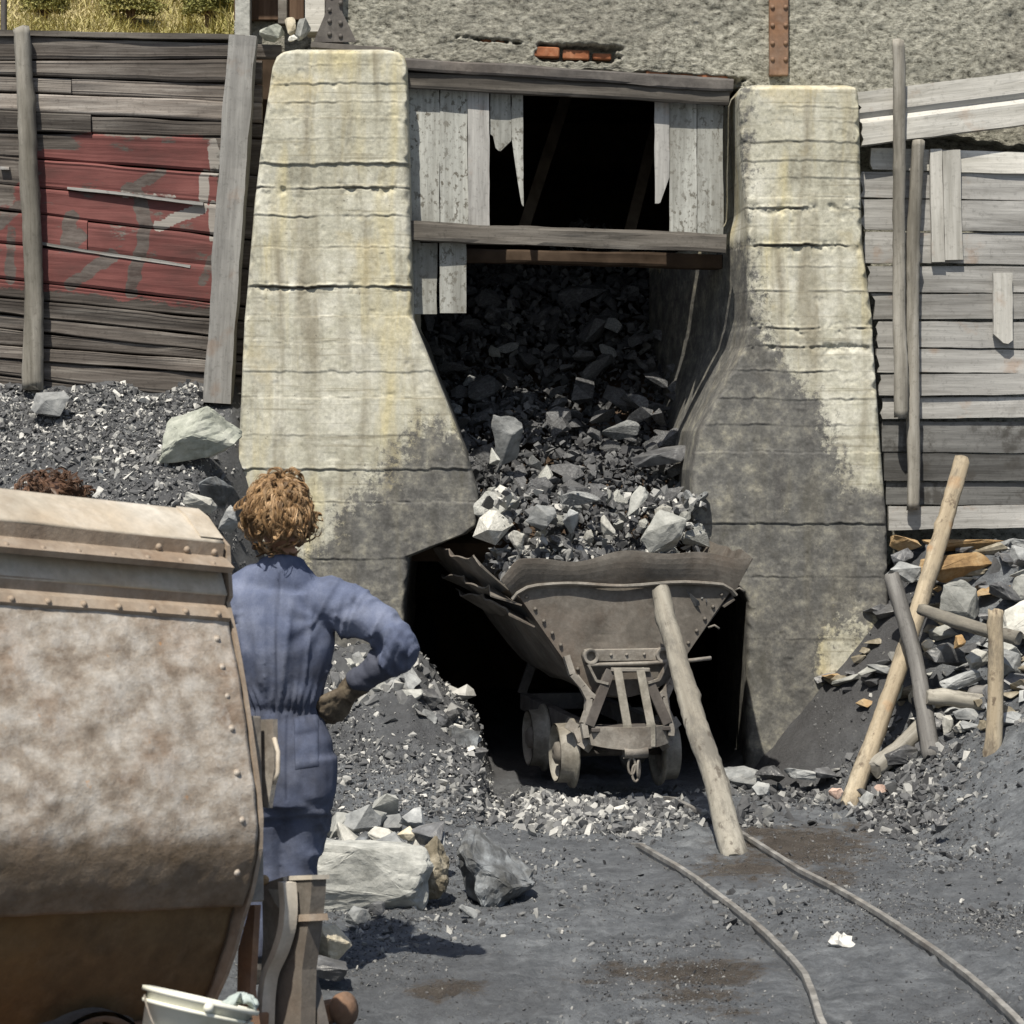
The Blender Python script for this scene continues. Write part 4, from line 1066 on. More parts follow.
# ================================================================== RAILS
def rail(pts, label, seed):
    L = smooth_line(pts, .30); rows = []; bury = 10.35 if seed == 4 else 11.9
    prof = [(-.011, .008), (-.011, .024), (-.0095, .026), (.0095, .026), (.011, .024), (.011, .008), (.006, .008), (.006, -.03), (.03, -.035), (-.03, -.035), (-.006, -.03), (-.006, .008)]
    for i, p in enumerate(L):
        t = (L[min(i+1, len(L)-1)]-L[max(i-1, 0)]).normalized(); s = Vector((t.y, -t.x, 0))
        j = .002*math.sin(i*1.7+seed)
        dz = .010*float(fbm(np.array([[p.x*1.6, p.y*1.1, 0]]), 2, 11)[0])
        rows.append([p+s*(a+j*.4)+Vector((0, 0, z+.008+dz+j*.6-.05*float(sstep(bury, bury+.35, p.y)))) for a, z in prof])
    o = rows[0][0].copy(); V, Fc = loft([[q-o for q in r] for r in rows], close_u=True, caps=True)
    me = mesh_from(V, Fc); recalc(me)
    tag(link('rail', me, MAT['rail'], loc=o), label, 'rail', 'rails of the narrow track')
rail(RAIL_R, 'right-hand worn rail, passing the foot of the prop and leading out at the lower right', 1)
rail(RAIL_L, 'left-hand worn rail of the narrow track, bending sharply near the lower edge', 4)

# ================================================================== PROPS AND STAKES
pole('pole', P(739, 852, 10.25)-Vector((0, 0, .05)), P(661, 591, 11.82), .057, .046, 'pole_grey', 'peeled pole propped against the end of the tip wagon', 'pole', seed=23, bend=.02, knots=9)
pole('pole', P(849, 803, 11.75)-Vector((0, 0, .05)), P(962, 461, 12.75), .045, .043, 'pole', 'long pale pole leaning back over the stone heap at right', 'pole', seed=24, bend=.03, knots=7)
pole('stake', P(931, 748, 11.75)-Vector((0, 0, .05)), P(892, 577, 12.3), .046, .040, 'log_grey', 'dark grey crooked stake behind the long leaning pole', 'stake', seed=25, bend=.04, knots=6)
pole('stake', P(991, 776, 11.35)-Vector((0, 0, .1)), P(996, 610, 11.4), .042, .036, 'pole', 'upright yellowish stake driven into the bank in front of the stones', 'stake', seed=26, bend=.012, knots=7)
pole('branch', P(921, 610, 12.1), P(1018, 639, 11.65), .030, .034, 'pole_grey', 'pale branch lying across the stones to the upright stake', 'branch', seed=27, bend=.02, knots=4)
pole('branch', P(928, 697, 11.85), P(1005, 708, 11.8), .038, .045, 'pole_grey', 'short pale forked log low on the stone heap beside the grey stake', 'log', seed=28, bend=.02, knots=7)
pole('branch', P(972, 694, 12.0), P(1060, 688, 11.75), .05, .06, 'log_grey', 'thick dark log end behind the upright stake', 'log', seed=29, bend=.02, knots=7)
pole('branch', P(872, 770, 11.85), P(925, 722, 12.1), .05, .044, 'log', 'brown log half buried in the bank under the leaning pole', 'log', seed=30, bend=.02, knots=5)

# ================================================================== STONES
k = NB('brown_stone'); n = k.noise(9, 8, .65); n2 = k.noise(40, 5, .7)
MAT['rock_brown'] = k.fin(k.hsvv(k.ramp(n, [(.3, (.10, .085, .06)), (.5, (.21, .185, .14)), (.7, (.36, .33, .27))]), k.math('ADD', k.math('MULTIPLY', n2, .7), .65)), .9, k.bump(n, .7, .012), spec=.2)
S = 'stone'
rock(S, P(199, 434, 12.55), (.27, .15, .17), 'rock_green', 'big greenish wedge-shaped boulder against the left pillar', 'boulder', rot=(10, -27, 5), seed=41, n=13, detail=3, sharp=.55)
rock(S, P(50, 404, 13.0), (.115, .08, .085), 'slate_mid', 'square grey stone lying at the foot of the log post', 'stone', rot=(5, 0, 10), seed=42, n=12, sharp=.8)
rock(S, P(200, 503, 12.0), (.10, .08, .045), 'rock_white', 'pale flat stone below the wedge-shaped boulder', 'stone', rot=(-15, 20, 0), seed=43, n=12, sharp=.7)
rock(S, P(215, 495, 12.25), (.12, .1, .12), 'rock_blue', 'bluish broken stone between the boulder and the pillar foot', 'stone', rot=(0, 45, 0), seed=44, n=12)
rock(S, P(228, 520, 12.3), (.08, .08, .09), 'slate_mid', 'small grey stone wedged at the pillar foot behind the young worker', 'stone', seed=45, n=12)
rock(S, P(170, 512, 12.0), (.11, .08, .05), 'slate', 'dark flat stone beside the pale flat stone on the bank', 'stone', rot=(0, 15, 0), seed=46, n=11)
rock(S, P(97, 458, 12.5), (.035, .03, .03), 'rock_white', 'small white stone alone in the middle of the gravel bank', 'stone', seed=47, n=11)
rock(S, P(80, 498, 11.9), (.05, .04, .05), 'rock_white', 'pale stone behind the dark curly head', 'stone', seed=48, n=11)
# rocks on the yard floor
rock(S, (-.545, 8.95, .13), (.265, .12, .165), 'rock_pale', 'long squared pale stone lying beside the boiler-suited worker', 'stone', rot=(0, 3, 7), seed=51, n=18, detail=3, rough=.06, sharp=.88)
rock(S, (-.14, 9.2, .13), (.25, .19, .20), 'rock_blue', 'dark bluish rough rock at the end of the long squared stone', 'stone', rot=(0, -6, 20), seed=66, n=12, detail=3, rough=.11, sharp=.6)
rock(S, (-.32, 9.10, .14), (.10, .11, .14), 'rock_brown', 'brownish knobbly rock between the long stone and the bluish rock', 'stone', rot=(0, 10, 0), seed=53, n=14, detail=3, rough=.12, sharp=.3)
rock(S, P(318, 944, 7.95), (.115, .12, .085), 'rock_beige', 'beige stone beside the foot of the near skip frame', 'stone', rot=(-8, 12, 25), seed=54, n=12, detail=3, sharp=.6)
rock(S, (-.56, 8.72, .03), (.06, .05, .045), 'slate_mid', 'small grey stone in front of the long squared stone', 'stone', seed=55, n=12)
rock(S, P(470, 912, 8.85), (.05, .035, .02), 'slate_mid', 'flat chip of stone leaning in front of the bluish rock', 'stone', rot=(0, 30, 10), seed=56, n=10)
rock(S, P(376, 908, 8.75), (.04, .035, .03), 'slate', 'dark little stone under the edge of the long stone', 'stone', seed=57, n=10)
rock(S, P(325, 965, 7.7), (.10, .09, .05), 'slate', 'dark stone in the shade under the beige stone', 'stone', rot=(0, 5, 0), seed=58, n=11)
# loose heap behind the long stone
hp = [(332, 835, 'slate_mid'), (345, 818, 'rock_pale'), (352, 845, 'rock_pale'), (368, 813, 'slate_mid'), (366, 838, 'rock_blue'), (384, 832, 'rock_white'), (379, 813, 'rock_pale'), (398, 815, 'slate_mid'), (402, 838, 'slate_mid'), (412, 826, 'rock_beige'),
      (424, 832, 'rock_white'), (390, 848, 'rock_pale'), (410, 852, 'slate'), (340, 855, 'slate_mid'), (325, 822, 'rock_pale'), (430, 848, 'slate'), (440, 826, 'slate'), (356, 826, 'rock_white'), (374, 850, 'rock_white'), (396, 800, 'rock_pale'), (420, 812, 'slate_mid'), (330, 848, 'rock_white'), (360, 852, 'slate_mid'), (445, 838, 'slate_mid')]
hl = {'slate_mid': 'grey', 'rock_pale': 'pale', 'rock_blue': 'bluish', 'rock_white': 'whitish', 'rock_beige': 'beige', 'slate': 'dark'}
for i, (x, y, m) in enumerate(hp):
    r = random.Random(300+i); Yb = 9.55+.45*(850-y)/40.+r.uniform(-.1, .1); c = P(x-6, y+8, Yb); s = r.uniform(.045, .085)
    rock(S, c, (s*1.25, s, s*.8), m, f'{hl[m]} broken stone in the loose heap behind the long squared stone', 'stone', 'loose stones heaped behind the long squared stone', (r.uniform(-30, 30), r.uniform(-30, 30), r.uniform(0, 180)), 310+i, 11, 1)
# stone heap holding the right-hand bank
rh = [(958, 568, 12.55, .24, .11, .085, 'rock_orange', 'large ochre stone on top of the right-hand stone heap', -4, .5),
      (905, 545, 12.75, .10, .08, .045, 'rock_orange', 'flat ochre stone left of the leaning pole top', 12, .5), (965, 542, 12.85, .28, .10, .04, 'rock_orange', 'long thin ochre slab directly under the bottom board', -4, .7),
      (1010, 545, 12.85, .12, .1, .055, 'slate_mid', 'grey slab at the end of the thin ochre slab', 0, .6), (960, 602, 12.35, .13, .1, .14, 'rock_pale', 'pale triangular stone in the middle of the right-hand heap', 8, .3),
      (902, 557, 12.6, .065, .06, .05, 'slate', 'dark angular stone beside the right pillar edge', -25, .5), (903, 572, 12.5, .11, .09, .06, 'slate_mid', 'brownish grey stone under the flat ochre one', 5, .5),
      (1005, 592, 12.3, .12, .09, .05, 'slate', 'dark layered slab right of the pale triangular stone', 25, .5), (1020, 565, 12.5, .08, .1, .12, 'slate_mid', 'grey block at the picture edge beside the large ochre stone', 0, .6),
      (1025, 617, 12.0, .11, .09, .13, 'rock_white', 'white block behind the branch at the picture edge', 25, .5), (1022, 590, 12.3, .06, .06, .09, 'rock_pale', 'pale stone at the picture edge above the white block', 0, .5),
      (978, 660, 12.0, .07, .06, .06, 'rock_white', 'whitish stone left of the upright stake', -30, .5), (945, 655, 12.15, .13, .1, .07, 'slate', 'dark flat stone under the pale branch', 8, .6),
      (928, 645, 12.2, .045, .04, .04, 'rock_beige', 'small beige stone beside the grey stake', 0, .4), (958, 643, 12.1, .04, .04, .05, 'rock_orange', 'small pinkish ochre stone below the pale branch', 30, .4),
      (1010, 662, 11.9, .10, .09, .08, 'slate_mid', 'grey wedge stone right of the upright stake', 20, .5), (1005, 650, 11.95, .10, .06, .05, 'rock_pale', 'pale long stone under the branch end', 10, .5), (960, 680, 12.0, .14, .08, .045, 'slate_mid', 'flat grey slab above the short forked log', -15, .6),
      (945, 725, 11.8, .05, .05, .06, 'rock_white', 'white stone below the short forked log', 0, .5), (960, 727, 11.75, .04, .04, .035, 'rock_white', 'small white stone beside another below the forked log', 0, .5),
      (1020, 725, 11.55, .10, .09, .085, 'rock_pale', 'pale round stone right of the stake foot', -20, .4), (1012, 762, 11.45, .10, .08, .10, 'rock_white', 'whitish stone low at the picture edge by the stake foot', 10, .5),
      (897, 690, 12.3, .035, .04, .07, 'rock_green', 'greenish upright stone seen behind the leaning pole', 10, .6), (915, 700, 12.3, .04, .04, .09, 'rock_beige', 'narrow upright stone beside the greenish one', 0, .6), (900, 755, 11.9, .1, .09, .07, 'slate', 'dark stone in the hollow left of the half buried log', 10, .5),
      (880, 792, 11.6, .05, .05, .04, 'rock_pink', 'pinkish stone at the foot of the leaning pole', 0, .4), (836, 793, 11.7, .04, .05, .035, 'rock_pink', 'pinkish crumbled stone left of the leaning pole foot', 10, .4), (868, 800, 11.6, .045, .05, .05, 'slate_mid', 'grey stone hidden half behind the leaning pole foot', 30, .5),
      (940, 822, 10.55, .035, .04, .05, 'slate', 'small dark stone alone on the grey slope at lower right', -15, .4), (740, 778, 12.3, .12, .1, .07, 'slate_mid', 'grey slab beside the wagon wheel, right of the prop', 10, .6), (772, 776, 12.2, .10, .08, .06, 'slate', 'dark slab in the rubble right of the prop', -20, .5),
      (760, 790, 12.0, .055, .05, .05, 'slate_mid', 'bluish grey stone in front of the slabs right of the prop', 0, .5), (800, 775, 12.2, .11, .09, .03, 'slate_mid', 'flat grey flake at the foot of the right pillar', 5, .6), (825, 773, 12.2, .08, .07, .03, 'slate', 'thin dark flake near the leaning pole foot', 5, .6)]
for i, (x, y, Y, a, b, c, m, lab, ry, shp_) in enumerate(rh):
    rock(S, P(x, y, Y), (a, b, c), m, lab, 'stone', None, (random.Random(i).uniform(-12, 12), ry, random.Random(i+50).uniform(-15, 15)), 400+i, 13, 2, .06, shp_)
# a few chips one can pick out on the floor
for (x, y, s, m, lab) in [(655, 755, 0, 'slate_mid', '')][:0]: pass
def filler():
    rng = random.Random(77)
    labs = {'slate': 'dark broken stone packed among others in the right-hand stone heap', 'slate_mid': 'grey broken stone packed among others in the right-hand stone heap', 'rock_brown': 'brownish broken stone packed among others in the right-hand stone heap', 'rock_pale': 'pale broken stone packed among others in the right-hand stone heap', 'rock_orange': 'small ochre stone packed among others in the right-hand stone heap'}
    for i in range(170):
        y = rng.uniform(11.5, 13.0); x = rng.uniform(float(toe(y))+.38+.1*(13-y), 3.0); s = rng.uniform(.03, .085)
        m = rng.choice(['slate', 'slate', 'slate', 'slate_mid', 'rock_brown', 'rock_brown', 'rock_pale', 'rock_orange' if y > 12.4 else 'slate_mid'])
        z = gz(x, y)
        if z < .26: continue
        rock('stone', (x, y, z+s*.25), (s*rng.uniform(1.1, 1.9), s, s*rng.uniform(.35, .7)), m, labs[m], 'stone', 'stones packed into the right-hand heap', (rng.uniform(-18, 18), rng.uniform(-18, 18), rng.uniform(-40, 40)), 900+i, 11, 1, .06, .5)
    # lumps on the crest of the spoil heap before the left pillar
    hl = {'slate': 'dark', 'slate_mid': 'grey', 'rock_pale': 'pale', 'rock_blue': 'bluish'}
    for i, (px, py, s, m) in enumerate([(404, 688, .10, 'slate_mid'), (372, 700, .075, 'rock_pale'), (425, 700, .085, 'slate'), (385, 665, .07, 'slate'), (395, 712, .06, 'slate_mid'), (348, 672, .06, 'rock_pale'), (360, 650, .055, 'slate_mid'), (440, 725, .08, 'slate'), (460, 745, .085, 'rock_blue'), (475, 760, .06, 'slate'),
                                        (412, 725, .05, 'rock_pale'), (345, 700, .05, 'slate'), (378, 685, .04, 'rock_white'), (354, 662, .035, 'rock_white'), (450, 705, .06, 'slate'), (430, 745, .05, 'slate_mid')]):
        Y = 12.35-(py-650)*.004; x = (px-CX)*Y/F
        rock('stone', (x, Y, gz(x, Y)+s*.1), (s*1.3, s, s*.8), m, ('tiny white stone on the crest of the spoil heap before the left pillar' if m == 'rock_white' else f'{hl[m]} lump bedded in the spoil heap before the left pillar'), 'stone', 'stones bedded in the spoil heap', (rng.uniform(-25, 25), rng.uniform(-25, 25), rng.uniform(0, 180)), 1100+i, 13, 2, .08, .4)
filler()
def scrap():
    rng = random.Random(6); bm = bmesh.new(); n = 16
    top = []
    for j in range(5):
        row = []
        for i in range(n):
            a = 2*pi*i/n; r = .62*(.001, .03, .055, .068, .07)[j]*(1+.25*math.sin(3*a+j)+rng.uniform(-.15, .15))
            row.append(bm.verts.new((r*cos(a)*1.0, r*sin(a)*1.2, (.03, .032, .024, .012, .0)[j]*rng.uniform(.5, 1.3))))
        top.append(row)
    for j in range(4):
        for i in range(n): bm.faces.new((top[j][i], top[j][(i+1) % n], top[j+1][(i+1) % n], top[j+1][i]))
    bm.faces.new(top[0])
    p = (1.155, 8.43); tag(link('paper_scrap', bm_mesh(bm), MAT['paper'], loc=(p[0], p[1], gz(*p)+.002)), 'crumpled white scrap lying between the two rails', 'scrap')
scrap()

# ================================================================== LOOSE GRAVEL (uncountable)
def scatter(name, label, regions, seed):
    r = np.random.RandomState(seed); Ps = []; Sz = []; Tn = []
    for (x0, x1, y0, y1, n, s0, s1, t0, t1, test) in regions:
        x = r.uniform(x0, x1, n); y = r.uniform(y0, y1, n)
        cl = vnoise(np.stack([x*2.1, y*1.6, 0*x], 1), seed+3)
        m = (r.rand(n) < np.clip(.55+.9*cl, .08, 1))
        if test is not None: m &= test(x, y)
        x = x[m]; y = y[m]
        s = s0+(s1-s0)*r.rand(len(x))**3.2
        z = ground_z(x, y)+s*.22
        Ps.append(np.stack([x, y, z], 1)); Sz.append(s); Tn.append(np.clip(t0+(t1-t0)*r.rand(len(x))**2.0, 0, 1))
    me = chips_mesh(np.concatenate(Ps), np.concatenate(Sz), np.concatenate(Tn), seed)
    tag(link(name, me, MAT['gravel']), label, 'gravel', kind='stuff')
scatter('gravel', 'coal gravel and stone chips strewn over the yard and its banks', [
    (-3.4, -1.2, 11.2, 13.28, 16000, .008, .036, .10, 1.0, None), (-3.4, -1.2, 11.4, 13.28, 52000, .004, .015, .05, .95, None),              # left bank
    (-1.4, -.1, 10.5, 12.85, 6500, .004, .030, .10, .95, None), (-1.4, -.1, 10.3, 12.85, 16000, .003, .011, .05, .9, None), (-.95, -.2, 11.9, 12.7, 700, .02, .075, .3, 1.0, None),               # heap before the left pillar
    (-1.2, 1.2, 8.4, 11.5, 4200, .004, .026, .05, .75, None), (-1.2, 2.2, 8.4, 12.4, 38000, .0025, .009, .05, .6, None),
    (-1.2, 2.6, 6.6, 9.6, 2600, .003, .018, .05, .75, None), (-1.2, 2.6, 6.6, 9.2, 52000, .002, .0075, .05, .6, None),
    (-.1, 1.0, 10.7, 12.0, 3600, .010, .045, .25, .95, lambda x, y: (np.abs(x-.42) < .42)),  # pile before the wagon
    (.75, 2.0, 10.9, 12.3, 4200, .008, .045, .05, .75, None),
    (1.6, 3.3, 8.6, 13.1, 24000, .003, .010, .05, .7, None), (1.7, 3.3, 8.8, 13.1, 8000, .005, .030, .05, .8, lambda x, y: ~((x < 2.0) & (y > 11.9))), (1.75, 3.2, 11.4, 13.1, 1600, .012, .06, .05, .8, None),
    (-.35, .35, 11.1, 11.9, 800, .012, .045, .2, .95, None),
    (-.9, .3, 8.4, 9.2, 500, .006, .03, .3, 1.0, None)], 61)
# ================================================================== ROCK POURING DOWN THE CHUTE
def slope_z(y): return 1.20+.624*(y-13.0)
def chute():
    r = np.random.RandomState(8)
    # fine broken rock covering the chute floor and the load in the wagon: uncountable
    n = 8500
    y = 12.95+2.6*r.rand(n)**.9
    wl = np.interp(y, [12.9, 13.3, 14.2, 16], [-.20, -.25, -.55, -.7]); wr = np.interp(y, [12.9, 13.3, 14.2, 16], [1.06, 1.06, 1.05, 1.15])
    x = wl+(wr-wl)*r.rand(n)
    p = np.stack([x, y, 0*x], 1)
    z = slope_z(y)+.07+.13*fbm(p*1.8, 3, 5)+r.uniform(-.05, .05, n)
    # a little further heaped at the back
    z += .18*sstep(14.0, 15.4, y)
    s = .010+.04*r.rand(n)**2.5
    tone = np.clip(.0+.45*r.rand(n)**1.8, 0, 1)
    # load lying in the wagon, highest under the chute mouth
    m = 2600; yy = r.uniform(12.02, 13.3, m); xx = .55-.2*(yy-11.95)+r.uniform(-.45, .45, m)
    zz = .98+.26*sstep(12.0, 12.95, yy)*(1-np.abs((xx-.42)/.75)**2)+r.uniform(-.05, .04, m)
    ss = .012+.045*r.rand(m)**2; tt = np.clip(.06+.8*r.rand(m)**2, 0, 1)
    # small pieces in the air between the two
    a = 500; ya = r.uniform(12.55, 13.05, a); xa = r.uniform(-.15, 1.02, a)
    za = 1.12+r.rand(a)**1.2*.42*np.clip(1.1-.3*np.abs(xa-.4), 0, 1)
    sa = .008+.034*r.rand(a)**1.6; ta = np.clip(.1+.85*r.rand(a)**1.5, 0, 1)
    me = chips_mesh(np.concatenate([np.stack([x, y, z], 1), np.stack([xx, yy, zz], 1), np.stack([xa, ya, za], 1)]), np.concatenate([s, ss, sa]), np.concatenate([tone, tt, ta]), 9)
    tag(link('rubble', me, MAT['gravel']), 'small broken rock and coal sliding down the chute into the tip wagon', 'rubble', kind='stuff')
    # the blocks one can count
    protos = {}
    for m_ in ('slate', 'slate_mid', 'rock_pale', 'rock_white'):
        protos[m_] = []
        for k in range(6):
            me = rock_mesh(700+k*7+len(m_), (1, .8, .5 if m_ in ('slate', 'slate_mid') else .8), 13+k % 3, 0 if m_ == 'slate' else 1, .06, sharp=.35); me.materials.append(MAT[m_]); protos[m_].append(me)
    from mathutils import Euler
    rng = random.Random(15); placed = []
    labs = {'slate': 'dark angular slate block sliding down the chute', 'slate_mid': 'grey angular block sliding down the chute',
            'rock_pale': 'pale grey block tumbling at the chute mouth just above the tip wagon', 'rock_white': 'whitish chalky block tumbling at the chute mouth just above the tip wagon'}
    grp = {'slate': 'dark slate blocks in the chute', 'slate_mid': 'grey blocks in the chute', 'rock_pale': 'pale grey blocks tumbling into the tip wagon', 'rock_white': 'whitish blocks tumbling into the tip wagon'}
    tries = 0
    while len(placed) < 255 and tries < 9000:
        tries += 1
        t = rng.random()**1.25          # 0 at the wagon, 1 far up
        Y = 12.66+2.5*t
        lo = np.interp(Y, [12.7, 13.1, 14.2, 16], [-.14, -.2, -.5, -.6]); hi = np.interp(Y, [12.7, 13.1, 14.2, 16], [1.0, 1.05, 1.02, 1.1])
        X = rng.uniform(lo, hi)
        s = rng.choice([.04, .045, .05, .055, .06, .07, .08, .095, .115])*(1.0 if t < .2 else 1.05)
        Z = slope_z(max(Y, 12.9))+.13+rng.uniform(-.05, .09)+(.18*float(sstep(14.0, 15.4, Y)))
        if Y < 12.95: Z = 1.15+rng.random()*.34
        if any((X-a)**2+(Y-b)**2+(Z-c)**2 < (.52*(s+d))**2 for a, b, c, d in placed): continue
        placed.append((X, Y, Z, s))
        low = max(0, 1-(Y-12.7)/.95)
        q = rng.random()
        m_ = 'rock_white' if q < .15*low else 'rock_pale' if q < .38*low+.01 else 'slate_mid' if q < .38*low+.22*(1-.6*t)*low+.07 else 'slate'
        o = bpy.data.objects.new('rock_block', rng.choice(protos[m_])); COL.objects.link(o)
        e = Euler((rng.uniform(-.7, .7)+.75, rng.uniform(-.7, .7), rng.uniform(0, 6.28)))
        o.location = (X, Y, Z); o.rotation_euler = e; st = rng.uniform(1, 1.45)
        o.scale = (s*st, s*rng.uniform(.8, 1.15), s*rng.uniform(.75, 1.3))
        tag(o, labs[m_], 'rock', grp[m_])
    # blocks that stand out
    for (x, y, Y, sz, rot, m, lab, sd) in [
        (664, 532, 12.5, (.115, .08, .15), (0, 18, 0), 'rock_pale', 'biggest pale block falling at the right side of the chute mouth', 2),
        (505, 440, 13.28, (.115, .06, .17), (15, 8, 10), 'slate_mid', 'tall slab leaning at the left side of the chute, above the pale blocks', 3),
        (496, 456, 13.1, (.055, .05, .055), (0, 0, 0), 'rock_pale', 'roundish pale lump at the foot of the tall leaning slab', 4),
        (521, 540, 12.5, (.07, .06, .085), (0, -15, 0), 'rock_white', 'bright white block falling at the left side of the chute mouth', 5),
        (541, 516, 12.55, (.085, .06, .075), (0, 20, 0), 'slate_mid', 'grey block just above the bright white block at left', 6),
        (636, 503, 12.65, (.05, .05, .115), (0, 32, 0), 'rock_pale', 'pale tilted sliver above and left of the biggest falling block', 7),
        (608, 526, 12.55, (.05, .05, .07), (0, 5, 0), 'rock_white', 'whitish block falling in the middle of the chute mouth', 8),
        (572, 520, 12.55, (.055, .05, .08), (0, -20, 0), 'slate_mid', 'upright grey block falling left of the middle of the chute mouth', 10),
        (505, 497, 12.75, (.055, .05, .09), (0, -18, 0), 'rock_white', 'white upright block below the tall leaning slab', 12),
        (660, 455, 13.3, (.19, .08, .06), (10, -10, 0), 'slate', 'broad dark slab high on the right side of the chute', 13),
        (600, 322, 15.0, (.15, .1, .06), (20, -25, 0), 'slate_mid', 'long grey slab far up the chute catching some light', 14)]:
        o = rock('rock_block', P(x, y, Y), sz, m, lab, 'rock', None, rot, 800+sd, 12, 2, .05, .5)
chute()

# ================================================================== TIP WAGON under the chute
def tip_wagon():
    TH = math.atan2(.2, .98)
    W = empty('tip_wagon', (.56, 11.95, .045), TH)
    tag(W, 'rusty V-shaped tip wagon with a battered flared rim, standing under the chute', 'wagon')
    L = 1.5
    def skin(name, rows, mat, th=.008, parent=W, smooth=False):
        V, Fc = loft(rows); me = mesh_from(V, Fc, smooth)
        o = link(name, me, MAT[mat], parent); s = o.modifiers.new('thickness', 'SOLIDIFY'); s.thickness = th; s.offset = 0
        return o
    # V section: half width / height
    bot = [(.50, 1.02), (.44, .93), (.36, .80), (.27, .66), (.20, .55), (.15, .49), (.08, .455), (0, .445)]
    sec = [(-(.575 if i == 0 else a+.06), z) for i, (a, z) in enumerate(bot)]+[((.575 if i == 0 else a+.06), z) for i, (a, z) in list(enumerate(bot))[::-1][1:]]
    sec = [(-.575, 1.02), (-.48, .89), (-.38, .75), (-.28, .61), (-.215, .53), (-.13, .475), (0, .455), (.13, .475), (.215, .53), (.28, .61), (.38, .75), (.48, .89), (.575, 1.02)]
    # body sheet running the length, a bit dented
    rows = []
    for i in range(26):
        y = .03+(L-.03)*i/25; rows.append([(x+(.012*math.sin(y*7+z*9)), y, z+.006*math.sin(y*11+x*8)) for x, z in sec])
    skin('body_sheet', rows, 'steel_brown', .01)
    # end sheets
    def endsheet(y, name, dent):
        rows = []; zs = [1.02-.565*(k/16) for k in range(17)]
        xs = np.array([abs(a) for a, z in sec[:7]])[::-1]; zz = np.array([z for a, z in sec[:7]])[::-1]
        for z in zs:
            hw = float(np.interp(z, zz, xs)) if z > .455 else .02
            row = []
            for j in range(25):
                u = -1+2*j/24; x = u*hw
                d = .012*math.exp(-((x+.12)**2+(z-.76)**2)/.004)*dent+.008*math.sin(x*5+1)*math.sin(z*7)*dent
                row.append((x, y+d, z))
            rows.append(row)
        return skin(name, rows, 'steel_brown', .008)
    endsheet(0.0, 'end_sheet', 1.0); endsheet(L, 'end_sheet', .5)
    # flared collar above the end sheet: wavy torn top edge
    def wav(x): return .022*math.sin(x*6.2+.8)+.012*math.sin(x*15+2)
    rows = []
    for k in range(7):
        t = k/6; row = []
        for j in range(45):
            u = -1+2*j/44; hw = .565+.075*t
            x = u*hw
            seam = 1.015-.04*max(0, abs(u)-.82)/.18+.010*math.sin(x*6+1)
            topz = 1.165+wav(x)+(.03*max(0, u-.45))-.10*max(0, -u-.88)/.12
            out = -.005-.05*math.sin(t*pi*.5)-.012*math.sin(x*9)*t
            row.append((x, out, seam+(topz-seam)*t))
        rows.append(row)
    col = skin('collar', rows, 'steel_brown', .009)
    rows = []
    for k in range(5):
        t = k/4; row = []
        for j in range(31):
            u = -1+2*j/30; x = u*(.565+.075*t); row.append((x, L+.04*t, 1.015+(.15+wav(x+1))*t))
        rows.append(row)
    skin('collar', rows, 'steel_brown', .009)
    # angle rim along the seam, with bent ends
    bm = bmesh.new()
    pts = [(-.572, -.012, .955), (-.55, -.02, .985), (-.50, -.024, 1.012)]+[(-.45+.9*k/12, -.026+.004*math.sin(k), 1.022+.008*math.sin(k*.8)) for k in range(13)]+[(.50, -.024, 1.015), (.545, -.02, .99), (.572, -.012, .96)]
    add_tube(bm, pts, [(.010, .016)]*len(pts), 6, (0, 0, 1)); link('rim_angle', bm_mesh(bm), MAT['steel_grey'], W)
    # side collars, buckled outward in overlapping torn strips (left side is the one seen)
    def strip(side, z0, z1, o0, o1, tear, seed, name='side_collar'):
        rows = []
        for k in range(6):
            t = k/5; row = []
            for j in range(40):
                y = -.015+(L+.03)*j/39
                zt = z1+.014*math.sin(y*6+seed)+.006*math.sin(y*19+seed*2)-.04*max(0, .12-y)/.12
                zb = z0+.016*math.sin(y*5+seed*3)*tear+.006*math.sin(y*17+seed)*tear
                x = (o0+(o1-o0)*t+.018*math.sin(y*9+seed)*t)*side
                row.append((x, y, zb+(zt-zb)*t))
            rows.append(row)
        skin(name, rows, 'steel_brown', .008)
    strip(-1, .995, 1.15, .590, .720, 1, 1); strip(-1, .915, 1.01, .525, .665, 1, 2.2); strip(-1, .83, .925, .46, .600, 1, 4)
    strip(1, 1.0, 1.19, .575, .655, .3, 3); strip(1, .9, 1.0, .51, .585, .5, 5)
    # rivets along the slanting edges
    def rivet(p, r=.011, mat='steel_brown'):
        bm = bmesh.new(); bmesh.ops.create_icosphere(bm, subdivisions=1, radius=r); link('rivet', bm_mesh(bm, True), MAT[mat], W, loc=p)
    for side in (-1, 1):
        for k in range(7):
            t = k/6; z = .965-.36*t; hw = float(np.interp(z, [.53, .61, .75, .89, 1.02], [.215, .28, .38, .48, .575]))-.035; rivet((side*hw, -.008, z))
    # trunnion plate with two open pipe ends
    bm = bmesh.new(); add_box(bm, (.0, -.028, .672), (.43, .028, .062), None, .004); link('trunnion_plate', bm_mesh(bm), MAT['steel_grey'], W)
    for x in (-.185, .185):
        bm = bmesh.new(); add_ring(bm, (x, -.05, .67), (0, 1, 0), [(.038, -.02), (.038, .06), (.024, .06), (.024, -.02), (.038, -.02)], 18); link('pipe_end', bm_mesh(bm, True), MAT['steel_grey'], W)
    for x in (-.08, .0, .09): rivet((x, -.044, .675), .009, 'steel_grey')
    bm = bmesh.new(); add_tube(bm, [(-.2, -.06, .628), (.1, -.062, .632), (.33, -.06, .642), (.43, -.06, .652)], .010, 8); link('locking_rod', bm_mesh(bm, True), MAT['steel_grey'], W)
